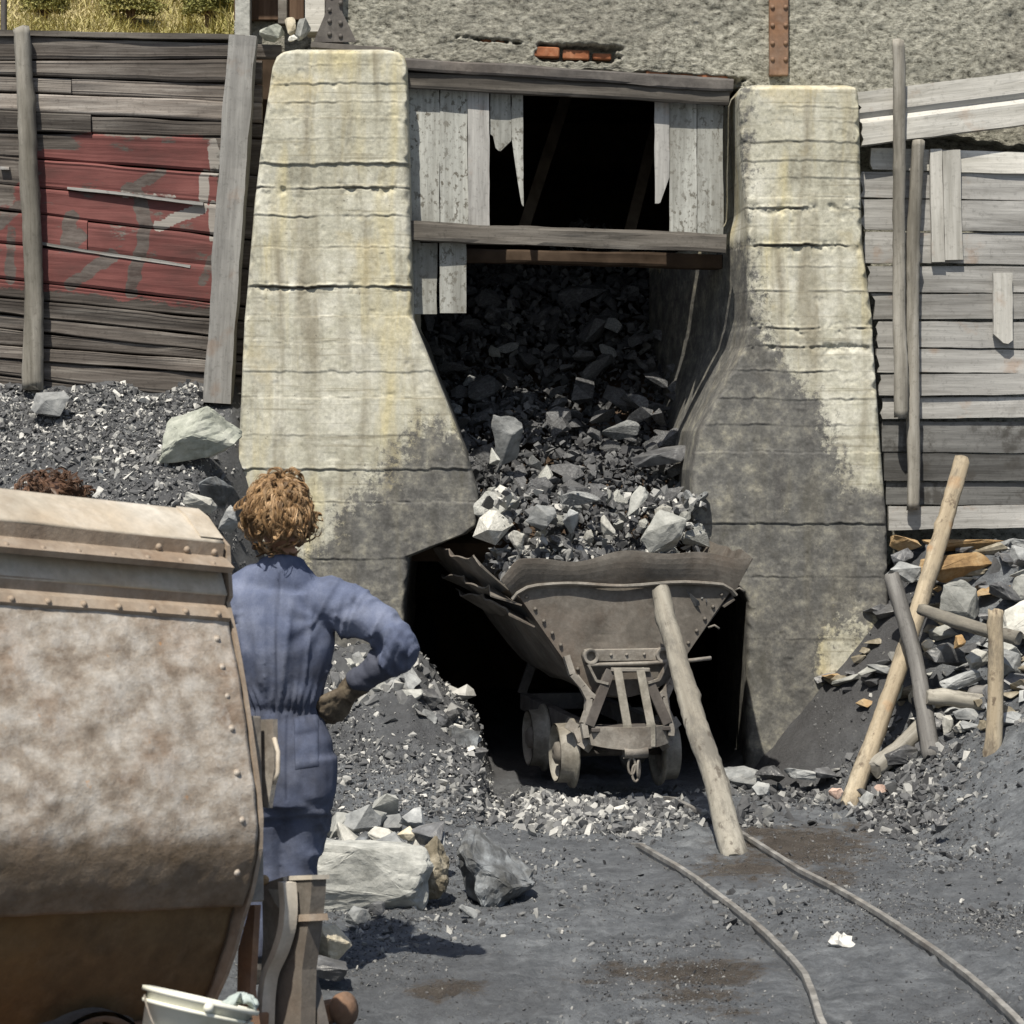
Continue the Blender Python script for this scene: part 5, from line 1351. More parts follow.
    # end stand (A-frame): two flat uprights, two raking channels, bowed side brackets
    for x0, x1 in ((-.055, -.02), (.06, .10)):
        bm = bmesh.new(); add_bar(bm, (x0, -.075, .61), (x1, -.135, .335), .042, .012); add_bar(bm, (x1, -.135, .34), (x1, -.135, .225), .046, .012, (0, -1, 0)); link('upright', bm_mesh(bm), MAT['wheel'], W)
    for s in (-1, 1):
        bm = bmesh.new(); add_bar(bm, (s*.085, -.05, .60), (s*.20, -.075, .33), .05, .03); link('raking_channel', bm_mesh(bm), MAT['steel_dark'], W)
        bm = bmesh.new()
        pts = [(s*.30, -.01, .67), (s*.275, -.03, .58), (s*.225, -.04, .52), (s*.195, -.045, .46), (s*.20, -.05, .40), (s*.225, -.06, .34), (s*.215, -.07, .27)]
        for a, b in zip(pts[:-1], pts[1:]): add_bar(bm, a, b, .03, .05, (0, -1, 0), 0)
        link('side_bracket', bm_mesh(bm), MAT['steel_grey'], W)
        bm = bmesh.new()
        pts = [(s*.20, -.055, .63), (s*.16, -.06, .55), (s*.10, -.065, .535)]
        for a, b in zip(pts[:-1], pts[1:]): add_bar(bm, a, b, .012, .03, (0, -1, 0), 0)
        pts = [(s*.25, -.02, .57), (s*.19, -.05, .49), (s*.145, -.06, .45)]
        for a, b in zip(pts[:-1], pts[1:]): add_bar(bm, a, b, .022, .03, (0, -1, 0), 0)
        link('stay', bm_mesh(bm), MAT['steel_grey'], W)
    bm = bmesh.new(); add_bar(bm, (-.085, -.062, .605), (.11, -.07, .60), .018, .03); link('stand_cap', bm_mesh(bm), MAT['steel_grey'], W)
    # bowed bumper plate
    rows = []
    for k in range(17):
        u = -1+2*k/16; x = u*.205+.01; y = -.16+.10*u*u; dip = .02*(1-u*u)
        rows.append([(x, y, .325), (x, y, .235-dip), (x, y+.02, .235-dip), (x, y+.02, .325)])
    V, Fc = loft(rows, close_u=True, caps=True); me = mesh_from(V, Fc); recalc(me); link('bumper', me, MAT['steel_grey'], W)
    bm = bmesh.new(); add_box(bm, (0.01, -.02, .31), (.40, .16, .02), None, .003); link('bumper_shelf', bm_mesh(bm), MAT['steel_dark'], W)
    # draw hook and chain links
    bm = bmesh.new(); add_ring(bm, (0.02, -.14, .20), (1, 0, 0), [(.028, -.06), (.028, .06), (.001, .06), (.001, -.06)], 14); link('draw_drum', bm_mesh(bm, True), MAT['steel_grey'], W)
    for (x, z, rot, sx) in ((.0, .135, 0, 1), (.035, .12, 1, 1), (.02, .10, 0, .9)):
        bm = bmesh.new(); pts = []
        for k in range(17):
            a = 2*pi*k/16; q = Vector((.018*cos(a), .0, .042*sin(a)))
            if rot: q = Vector((q.x*.5, q.x*.8, q.z))
            pts.append(q+Vector((x, -.145, z)))
        add_tube(bm, pts, .0065, 7, (0, 1, .2), caps=False); link('chain_link', bm_mesh(bm, True), MAT['steel_grey'], W)
    # underframe
    for s in (-1, 1):
        bm = bmesh.new(); add_box(bm, (s*.19, .72, .29), (.05, 1.5, .09), None, .004); link('frame_rail', bm_mesh(bm), MAT['steel_dark'], W)
    bm = bmesh.new(); add_box(bm, (0, 1.5, .29), (.43, .05, .09), None, .004); link('cross_member', bm_mesh(bm), MAT['steel_dark'], W)
    # dark axle bracket beside the front wheel
    for s in (-1, 1):
        bm = bmesh.new()
        pts = [(s*.28, .05, .33), (s*.235, .03, .30), (s*.215, 0, .24), (s*.19, -.04, .22)]
        for a, b in zip(pts[:-1], pts[1:]): add_bar(bm, a, b, .05, .05, (0, -1, 0), 0)
        link('axle_bracket', bm_mesh(bm), MAT['steel_grey'], W)
    # rear stand
    for s in (-1, 1):
        bm = bmesh.new(); add_bar(bm, (s*.10, L+.03, .62), (s*.20, L+.05, .33), .05, .03); link('raking_channel', bm_mesh(bm), MAT['steel_dark'], W)
    for (yy) in (.20, .86):
        bm = bmesh.new(); add_tube(bm, [(-.27, yy, .165), (.27, yy, .165)], .022, 10, (0, 0, 1)); link('axle', bm_mesh(bm, True), MAT['steel_dark'], W)
        for s in (-1, 1):
            wt = empty('wheel'); wt.parent = W; wt.location = (s*.262, yy, .165)
            bm = bmesh.new()   # tread with inner flange and dished web
            add_ring(bm, (0, 0, 0), (s, 0, 0), [(.148, .048), (.150, -.02), (.176, -.028), (.180, -.042), (.140, -.048), (.128, -.03), (.128, .04), (.140, .05)], 36)
            bm2 = bm_mesh(bm, True); link('tyre', bm2, MAT['wheel'], wt)
            bm = bmesh.new()
            add_ring(bm, (0, 0, 0), (s, 0, 0), [(.131, .01), (.09, -.012), (.06, .0), (.055, .045), (.03, .058), (.001, .06), (.001, -.02), (.09, -.03), (.131, -.01)], 30)
            link('web', bm_mesh(bm, True), MAT['steel_brown'], wt)
    # little bent hooks on the right-hand edge
    for (x, z) in ((.56, .985), (.43, .80)):
        bm = bmesh.new(); add_tube(bm, [(x, -.01, z), (x+.03, -.02, z+.012), (x+.055, -.02, z-.005)], .006, 6); link('hook', bm_mesh(bm, True), MAT['steel_grey'], W)
tip_wagon()
# ================================================================== NEAR SKIP WAGON with the rounded body
def skip():
    u = Vector((2358, 2400, -353)).normalized()          # its long axis, running away to the right
    cam_p = Vector((0, 0, H))
    def ray(px, py): return Vector(((px-CX)/F, 1, -(py-HY)/F))
    P0 = P(250, 740, 6.1)
    def onplane(px, py, off=0.0):
        d = ray(px, py); t = ((P0+u*off)-cam_p).dot(u)/d.dot(u); return cam_p+d*t
    v = Vector((u.y, -u.x, 0)).normalized()               # across, towards the camera
    up = v.cross(u).normalized()
    if up.z < 0: up = -up
    B = Vector((P0.x, P0.y, 0))-v*.30-u*.8; B.z = .0
    W = empty('skip_wagon', B); tag(W, 'large rounded mine skip with rust-flecked dusty plates in the near foreground', 'wagon')
    def loc(p): return p-B
    LEN = 1.75
    def dense(px, m):
        px = np.array(px, float); d = np.concatenate([[0], np.cumsum(np.hypot(*np.diff(px, axis=0).T))]); s = np.linspace(0, d[-1], m)
        return np.stack([np.interp(s, d, px[:, 0]), np.interp(s, d, px[:, 1])], 1)
    def smooth(px, it=2):
        px = np.array(px, float)
        for _ in range(it): px[1:-1] = .5*px[1:-1]+.25*(px[:-2]+px[2:])
        return px
    def sheet(name, prof, mat, nl=120, th=.012, relief=None, endo=0.0, inset=0.0, l0=0.0, sm=True, parent=W):
        rows = []
        pts = [onplane(*q) for q in prof]
        ts = np.linspace(0, 1, nl)
        V = np.zeros((nl, len(pts), 3))
        for i, t in enumerate(ts):
            for j, p in enumerate(pts): V[i, j] = (p-u*(l0+LEN*t)-v*inset-B)[:]
        if relief is not None:
            A = V.reshape(-1, 3); N = np.zeros_like(V)
            dj = np.gradient(V, axis=1); N = np.cross(dj, np.array(u[:])); N /= np.linalg.norm(N, axis=2)[..., None]+1e-9
            s = np.sign((N*np.array(v[:])).sum(2).mean()); V = V+N*s*(relief(A).reshape(nl, -1)*sstep(0, .12, np.linspace(0, 1, V.shape[1]))[None]-.012*(1-sstep(0, .06, np.linspace(0, 1, V.shape[1])))[None]*(name == 'barrel_sheet'))[..., None]
        n = len(pts); k = (np.arange(nl-1)[:, None]*n+np.arange(n-1)[None]).ravel()
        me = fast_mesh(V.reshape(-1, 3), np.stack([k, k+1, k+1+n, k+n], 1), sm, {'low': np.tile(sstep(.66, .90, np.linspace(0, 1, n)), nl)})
        o = link(name, me, MAT[mat], parent); s = o.modifiers.new('thickness', 'SOLIDIFY'); s.thickness = th; s.offset = -1 if relief is None else 0
        return o
    edge = smooth(dense([(223, 602), (226, 612), (230, 632), (238, 676), (247, 736), (254, 790), (257, 826), (255, 856), (249, 884), (241, 906)], 90), 3)
    dent = lambda A: .006*fbm(A*np.array([3.5]*3), 3, 3)+.0032*fbm(A*11, 4, 7)+.0012*fbm(A*30, 3, 9)
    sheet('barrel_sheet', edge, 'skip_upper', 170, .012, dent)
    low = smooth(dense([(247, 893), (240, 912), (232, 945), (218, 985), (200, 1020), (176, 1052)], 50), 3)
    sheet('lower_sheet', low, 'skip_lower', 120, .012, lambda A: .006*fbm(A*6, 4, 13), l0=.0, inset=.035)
    # lid and the two angle irons
    sheet('top_plate', dense([(196, 512), (205, 520), (223, 545)], 14), 'skip_top', 60, .012, lambda A: .004*fbm(A*3, 3, 1))
    sheet('angle_iron', [(223, 543.5), (221.5, 558), (227, 562), (233, 568), (231, 571), (222, 569)], 'skip_iron', 60, .006, None, sm=False)
    sheet('middle_plate', dense([(218, 566), (226, 596)], 8), 'skip_top', 60, .010, lambda A: .004*fbm(A*4, 3, 2))
    sheet('angle_iron', [(225, 593), (223, 606), (227, 611), (230, 618), (228, 621), (221, 618)], 'skip_iron', 60, .006, None, sm=False)
    # far side closes the body
    far = []
    c0 = onplane(196, 512); c1 = onplane(176, 1052)
    rows = []
    for t in (0, 1):
        rows.append([loc(q-u*(LEN*t)) for q in (c0, c0-v*.35-up*.15, c0-v*.72-up*.5, c0-v*.68-up*.85, c0-v*.42-up*1.15, c1-v*.05)])
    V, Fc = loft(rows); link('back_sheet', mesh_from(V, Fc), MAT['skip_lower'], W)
    # end plates (near end is the visible right-hand one): polygon filling the section
    for off, nm in ((.012, 'end_plate'), (-LEN, 'end_plate')):
        pr = [onplane(*q) for q in [(196, 512), (223, 545), (226, 596)]+[tuple(e) for e in edge[::9]]+[tuple(e) for e in low[::8]]]
        pr += [c1-v*.05, c0-v*.42-up*1.15, c0-v*.68-up*.85, c0-v*.72-up*.5, c0-v*.35-up*.15]
        bm = bmesh.new(); a = [bm.verts.new(loc(q+u*off)) for q in pr]; b = [bm.verts.new(loc(q+u*(off+.012))) for q in pr]
        bm.faces.new(a); bm.faces.new(b[::-1])
        for i in range(len(a)): j = (i+1) % len(a); bm.faces.new((a[i], a[j], b[j], b[i]))
        link(nm, bm_mesh(bm), MAT['skip_iron'], W)
    # small cap piece at the lid's corner
    bm = bmesh.new(); q = [loc(onplane(*p)) for p in ((197, 513), (207, 521), (222, 543), (212, 537))]
    a = [bm.verts.new(x+up*.012+u*.004) for x in q]; b = [bm.verts.new(x-u*.07+up*.012) for x in q]; c_ = [bm.verts.new(x-u*.07) for x in q]; d = [bm.verts.new(x+u*.004) for x in q]
    for i in range(3):
        bm.faces.new((a[i], a[i+1], b[i+1], b[i])); bm.faces.new((b[i], b[i+1], c_[i+1], c_[i])); bm.faces.new((d[i], d[i+1], a[i+1], a[i]))
    link('corner_cap', bm_mesh(bm), MAT['skip_top'], W)
    # rivets
    def rv(px, py, back=.045, r=.0115, mat='skip_iron', out=.003):
        p = onplane(px, py)-u*back+v*out
        bm = bmesh.new(); bmesh.ops.create_icosphere(bm, subdivisions=2, radius=r)
        link('rivet', bm_mesh(bm, True), MAT[mat], W, loc=loc(p))
    for y in (640, 668, 697, 729, 773, 820, 872):
        x = float(np.interp(y, edge[:, 1], edge[:, 0])); rv(x, y, .05, .0105, 'skip_upper', .001)
    for k in range(9):
        rv(230, 566, .06+.105*k, .009, 'skip_iron', .004)
        rv(229, 615, .04+.105*k, .010, 'skip_iron', .004)
    for k in range(3): rv(222, 553, .03+.09*k, .010, 'skip_iron', .004)
    # end frame: flat panel beside the end, raking stand, chassis
    def bar(name, a, b, w, t, mat, upv=None, bev=.004):
        bm = bmesh.new(); add_bar(bm, loc(a), loc(b), w, t, upv or u, bev); return link(name, bm_mesh(bm), MAT[mat], W)
    bar('end_strap', onplane(251, 716, .05), onplane(254, 902, .05), .055, .02, 'steel_grey', v)
    # grey bracket plate behind the end
    bm = bmesh.new()
    q = [loc(onplane(*p, .10)) for p in ((250, 720), (273, 719), (274, 770), (268, 808), (254, 806))]
    a = [bm.verts.new(x) for x in q]; b = [bm.verts.new(x+u*.015) for x in q]; bm.faces.new(a); bm.faces.new(b[::-1])
    for i in range(5): bm.faces.new((a[i], a[(i+1) % 5], b[(i+1) % 5], b[i]))
    link('bracket_plate', bm_mesh(bm), MAT['steel_grey'], W)
    bm = bmesh.new(); pts = [loc(onplane(x, y, .1)) for x, y in ((274, 738), (278, 752), (278, 772), (274, 784))]; add_tube(bm, pts, .006, 8); link('handle', bm_mesh(bm, True), MAT['skip_top'], W)
    # raking stand made of a web plate, a curved bright flange and a broad channel
    def plate(name, px, off, th, mat):
        q = [loc(onplane(*p, off)) for p in px]
        bm = bmesh.new(); a = [bm.verts.new(x) for x in q]; b = [bm.verts.new(x+u*th) for x in q]; bm.faces.new(a); bm.faces.new(b[::-1]); n = len(q)
        for i in range(n): bm.faces.new((a[i], a[(i+1) % n], b[(i+1) % n], b[i]))
        return link(name, bm_mesh(bm), MAT[mat], W)
    plate('web_plate', [(262, 884), (283, 877), (287, 905), (285, 930), (277, 955), (268, 975), (264, 1030), (258, 1030), (263, 940)], .20, .012, 'steel_grey')
    pts = [(287, 882), (289, 905), (287, 930), (279, 955), (269, 974), (266, 1000), (265, 1045)]
    dp = smooth(dense(pts, 40), 4); rows = []
    for (x, y) in dp:
        c = loc(onplane(x, y, .20)); w_ = v*.011; rows.append([c-w_-u*.022, c+w_-u*.022, c+w_+u*.022, c-w_+u*.022])
    V, Fc = loft(rows, close_u=True, caps=True); me = mesh_from(V, Fc); recalc(me); link('curved_flange', me, MAT['skip_top'], W)
    plate('gusset_plate', [(268, 889), (284, 890), (285, 900), (281, 911), (275, 903)], .195, .012, 'rock_pale')
    bm = bmesh.new(); bmesh.ops.create_icosphere(bm, subdivisions=2, radius=.014); link('bolt', bm_mesh(bm, True), MAT['rock_orange'], W, loc=loc(onplane(264, 880, .19)))
    plate('channel_leg', [(287, 879), (312, 878), (311, 896), (308, 925), (302, 970), (300, 1060), (262, 1060), (272, 985), (283, 955)], .24, .05, 'steel_brown')
    plate('channel_cap', [(287, 876), (312, 875), (312, 879.5), (287, 880.5)], .235, .06, 'skip_top')
    plate('clip', [(289, 915), (310, 914), (311, 921), (290, 922)], .230, .06, 'skip_iron')
    plate('rear_leg', [(303, 960), (306, 962), (326, 1050), (300, 1050)], .30, .03, 'steel_dark')
    plate('inner_leg', [(238, 950), (250, 905), (255, 905), (250, 990), (256, 1040), (236, 1040)], .12, .02, 'steel_rust')
    bar('chassis_beam', onplane(262, 1020, .2), onplane(225, 1022, .2)-u*1.4, .05, .07, 'steel_rust', v)
    bar('footboard', onplane(228, 1046, .1)+v*.12-up*.06, onplane(228, 1046, .1)+v*.12-up*.06-u*1.5, .30, .03, 'steel_rust', up)
    # buffer with hook at the right
    c = P(339, 1010, 6.75)
    bm = bmesh.new(); add_ring(bm, loc(c), (.75, -.62, .25), [(.001, -.12), (.032, -.12), (.034, .0), (.046, .01), (.048, .03), (.03, .04), (.022, .05), (.001, .05)], 20); link('buffer', bm_mesh(bm, True), MAT['steel_rust'], W)
    bar('buffer_beam', c-Vector((.26, .05, .06)), c-Vector((.02, .0, .01)), .05, .05, 'steel_rust')
    # wheels
    for back in (.33, 1.25):
        q = onplane(214, 1075, .0)-u*back
        wc = loc(P(88, 1082, 5.85)) if back < 1 else loc(P(88, 1082, 5.85)-u*.75)
        for k, dv in enumerate((0, -.55)):
            wt = empty('wheel'); wt.parent = W; wt.location = wc+v*dv
            bm = bmesh.new(); add_ring(bm, (0, 0, 0), v, [(.175, .03), (.178, -.03), (.203, -.04), (.205, -.055), (.16, -.06), (.148, -.03), (.150, .03), (.165, .036)], 40); link('tyre', bm_mesh(bm, True), MAT['steel_dark'], wt)
            bm = bmesh.new(); add_ring(bm, (0, 0, 0), v, [(.05, .03), (.05, -.03), (.001, -.03), (.001, .05), (.03, .05)], 20)
            for a in range(5):
                an = 2*pi*a/5; d = (up*cos(an)+u*sin(an)); add_bar(bm, d*.04, d*.152, .045, .02, v)
            link('web', bm_mesh(bm), MAT['steel_dark'], wt)
    # ---- bucket standing on the footboard
    bc = P(174, 1000, 5.35)
    rb = .122; hb = .24
    tilt = Matrix.Rotation(radians(13), 4, 'Y') @ Matrix.Rotation(radians(-13), 4, 'X')
    K = empty('bucket', bc-Vector((0, 0, hb))); tag(K, 'off-white plastic bucket with a rolled rim, tilted in front of the rounded skip', 'bucket')
    K.rotation_euler = tilt.to_euler()
    bm = bmesh.new(); add_ring(bm, (0, 0, 0), (0, 0, 1), [(.001, 0), (.095, 0), (.098, .005), (rb, hb-.004), (rb+.012, hb-.006), (rb+.013, hb+.004), (rb, hb+.006), (rb-.005, hb), (.093, .008), (.001, .008)], 44, (1, 0, 0))
    link('body', bm_mesh(bm, True), MAT['plastic'], K)
    bm = bmesh.new(); add_ring(bm, (0, 0, 0), (0, 0, 1), [(rb-.004, hb-.03), (rb+.006, hb-.03), (rb+.006, hb-.022), (rb-.004, hb-.022)], 44, (1, 0, 0)); link('rib', bm_mesh(bm, True), MAT['plastic'], K)
    for s in (-1, 1):
        bm = bmesh.new(); bmesh.ops.create_icosphere(bm, subdivisions=2, radius=.012); link('handle_lug', bm_mesh(bm, True), MAT['plastic'], K, loc=(s*.03, -s*(rb+.004)-.0, hb-.01))
    bm = bmesh.new(); pts = [(rb*cos(pi*k/20), -.02-.07*sin(pi*k/20), hb-.02-.13*sin(pi*k/20)-.02*0) for k in range(21)]
    add_tube(bm, [(x, -abs(math.sqrt(max(0, (rb+.008)**2-x*x))) if abs(x) < rb else 0, hb-.015-.10*(1-(x/rb)**2)) for x, _, _ in pts], .0025, 6); link('handle', bm_mesh(bm, True), MAT['steel_grey'], K)
    # rag hanging over the bucket edge
    rng = random.Random(2); rows = []
    for i in range(15):
        t = i/14; row = []
        for j in range(13):
            s = j/12-.5
            row.append((.045+.075*t+.008*math.sin(j*1.1+i*.4), -.0+.12*s*(1-.4*t)+.01*math.sin(i*.7+j), hb-.03+.055*math.sin(t*pi*.75)+.010*math.sin(j*1.7+i)))
        rows.append(row)
    V, Fc = loft(rows); me = mesh_from(V, Fc, True); o = link('rag', me, MAT['rag'], mtx=Matrix.Translation(bc-Vector((0, 0, hb))) @ tilt)
    s = o.modifiers.new('thickness', 'SOLIDIFY'); s.thickness = .004
    tag(o, 'greenish rag stuffed into the off-white bucket', 'rag')
skip()
# ================================================================== PEOPLE
def hand_tubes(bm, wrist, d, across, back, s=1.0, curl=1.0, fat=1.0):
    """wrist point, d = direction of the palm, across = towards the thumb, back = out of the back of the hand"""
    d = Vector(d).normalized(); back = Vector(back); back = (back-d*back.dot(d)).normalized(); ac = back.cross(d)
    if ac.dot(Vector(across)) < 0: ac = -ac
    W = Vector(wrist)
    add_tube(bm, [W-d*.02*s, W+d*.02*s, W+d*.055*s, W+d*.09*s, W+d*.098*s], [(.018*fat*s, .026*fat*s), (.017*fat*s, .034*fat*s), (.017*fat*s, .042*fat*s), (.015*fat*s, .042*fat*s), (.009*s, .034*s)], 12, back)
    for k, (off, ln, r) in enumerate([(.031, .072, .0090), (.0105, .082, .0095), (-.0105, .076, .0090), (-.031, .060, .0080)]):
        p = W+(d*.075+ac*off)*s; dd = d.copy(); pts = [p]; seg = (.30+.0, .30, .24, .16)
        ang = 0
        for q, (l, c) in enumerate(zip((.42, .32, .26), (.45, .75, .55))):
            ang += c*curl
            dv = d*cos(ang)-back*sin(ang)+ac*(off*.6)
            pts.append(pts[-1]+dv.normalized()*ln*1.15*l*s)
        add_tube(bm, [W+(d*.05+ac*off*.9)*s]+pts, [r*fat*s*1.02, r*fat*s*1.05, r*fat*s, r*fat*s*.93, r*fat*s*.72], 10, back)
    t0 = W+(d*.022+ac*.028-back*.004)*s
    add_tube(bm, [W+(d*.01+ac*.012)*s, t0+(d*.012+ac*.012)*s, t0+(d*.038+ac*.026-back*.006)*s, t0+(d*.064+ac*.028-back*.016)*s], [.013*fat*s, .0125*fat*s, .0110*fat*s, .0085*fat*s], 10, back)

def hair(parent, c, rx, ry, rz, n, seed, mat, ln, curl, cap_z=-.25, droop=1.0, kids=14, spread=.010):
    """wavy locks rooted over the skull and combed down from the crown; each lock is a tuft of fine strands"""
    r = random.Random(seed); V = []; T = []; tone = []
    c = Vector(c); crown = Vector((.15, -.25, 1)).normalized(); m = 8
    for i in range(n):
        while True:
            d = Vector((r.gauss(0, 1), r.gauss(0, 1), r.gauss(0, 1))).normalized()
            if d.z > cap_z-(.35 if d.y < .2 else 0) and not (d.y > .55 and d.z < .35): break
        q = c+Vector((d.x*rx, d.y*ry, d.z*rz))*r.uniform(.95, 1.03)
        flow = (d-crown*d.dot(crown)); flow = flow.normalized() if flow.length > .05 else Vector((r.uniform(-1, 1), r.uniform(-1, 1), 0)).normalized()
        side = d.cross(flow).normalized(); L = ln*r.uniform(.65, 1.3); ph = r.uniform(0, 6.3); wob = curl*r.uniform(.6, 1.3); sw = r.uniform(-.45, .45); lift = r.uniform(.3, 1.2)
        pts = []; sd = []; dd = []
        for k in range(m+1):
            t = k/m
            pts.append(q+side*(wob*math.sin(ph+t*4.4)*.011)+d*(.009*math.sin(ph*1.7+t*4.0)*wob+.014*math.sin(pi*t*.85)*lift)); sd.append(side); dd.append(d)
            q = q+(flow+side*sw*t-Vector((0, 0, 1))*droop*(.2+.5*t)).normalized()*(L/m)
            e = Vector(((q.x-c.x)/rx, (q.y-c.y)/ry, (q.z-c.z)/rz))
            if e.length < 1.0: q = c+Vector((e.x*rx, e.y*ry, e.z*rz))/e.length*1.01; e = e/e.length
            d = e.normalized(); f2 = flow-d*flow.dot(d)
            if f2.length > .05: flow = f2.normalized()
            side = d.cross(flow).normalized()
        ltone = r.random()
        for kd in range(kids):
            a = r.uniform(0, 6.28); rad = spread*math.sqrt(r.random()); ox = rad*cos(a); oy = rad*sin(a)*.6; tn = min(1, max(0, ltone*.6+r.random()*.4)); w0 = r.uniform(.0008, .0017)
            base = len(V); e1 = r.uniform(.75, 1.0)
            for k in range(m+1):
                t = k/m; sh_ = 1-.75*t**1.3; w = w0*(1-.7*t**2)
                j = min(m, t*e1*m); k0 = int(j); k1 = min(m, k0+1); pp = pts[k0].lerp(pts[k1], j-k0)+sd[k]*(ox*sh_+.0012*math.sin(t*9+a))+dd[k]*(oy*sh_)
                V += [(pp+sd[k]*w)[:], (pp-sd[k]*w*.5+dd[k]*w*.85)[:], (pp-sd[k]*w*.5-dd[k]*w*.85)[:]]; tone += [tn]*3
            for k in range(m):
                b_ = base+k*3
                for j in range(3): T.append((b_+j, b_+(j+1) % 3, b_+3+(j+1) % 3, b_+3+j))
    me = fast_mesh(np.array(V), np.array(T), True, {'tone': tone})
    return link('hair', me, MAT[mat], parent)

def hair_cap(parent, c, rx, ry, rz, mat, seed):
    bm = bmesh.new(); bmesh.ops.create_icosphere(bm, subdivisions=5, radius=1)
    bmesh.ops.delete(bm, geom=[v for v in bm.verts if (v.co.y > .45 and v.co.z < .35) or v.co.z < -.75], context='VERTS')
    me = bm_mesh(bm, True); V = co(me); k = 1+.06*fbm(V*3, 3, seed)+.03*fbm(V*np.array([12, 12, 5]), 3, seed+1)
    V = V*k[:, None]*np.array([rx, ry, rz])+np.array(c); setco(me, V); set_attr(me, 'tone', np.clip(.35+.3*fbm(V*30, 2, seed), 0, 1))
    link('hair', me, MAT[mat], parent)

def head_tubes(bm, c, s=1.0, turn=0.0):
    """skull, jaw, nose, brow, ears, lips; the face looks along +Y turned by 'turn'"""
    c = Vector(c); R = Matrix.Rotation(turn, 3, 'Z')
    g = lambda x, y, z: c+R @ Vector((x, y, z))*s
    add_tube(bm, [g(0, -.01, .122), g(0, -.01, .11), g(0, -.008, .07), g(0, -.006, .02), g(0, .0, -.03), g(0, .02, -.075), g(0, .035, -.115), g(0, .04, -.125)],
             [(.01, .012), (.05*s, .045*s), (.088*s, .07*s), (.098*s, .077*s), (.092*s, .072*s), (.072*s, .060*s), (.045*s, .04*s), (.02*s, .02*s)], 20, R @ Vector((0, 1, 0)))
    add_tube(bm, [g(0, .085, .025), g(0, .105, -.01), g(0, .112, -.025), g(0, .098, -.036)], [.009*s, .012*s, .014*s, .009*s], 8)     # nose
    add_tube(bm, [g(-.05, .076, .034), g(0, .092, .036), g(.05, .076, .034)], [.008*s, .011*s, .008*s], 8, (0, 0, 1))                # brow
    add_tube(bm, [g(-.024, .085, -.065), g(0, .093, -.064), g(.024, .085, -.065)], [.006*s, .009*s, .006*s], 8, (0, 0, 1))           # lips
    for k in (-1, 1):
        add_tube(bm, [g(k*.076, -.005, .03), g(k*.086, -.014, .018), g(k*.084, -.012, -.008), g(k*.076, -.002, -.03)], [(.012*s, .006*s), (.017*s, .007*s), (.013*s, .007*s), (.006*s, .005*s)], 8, R @ Vector((0, 1, 0)))
    return g

def eyes(parent, g, s):
    for k in (-1, 1):
        bm = bmesh.new(); bmesh.ops.create_icosphere(bm, subdivisions=2, radius=.012*s); link('eye', bm_mesh(bm, True), MAT['rock_white'], parent, loc=g(k*.031, .072, .012))

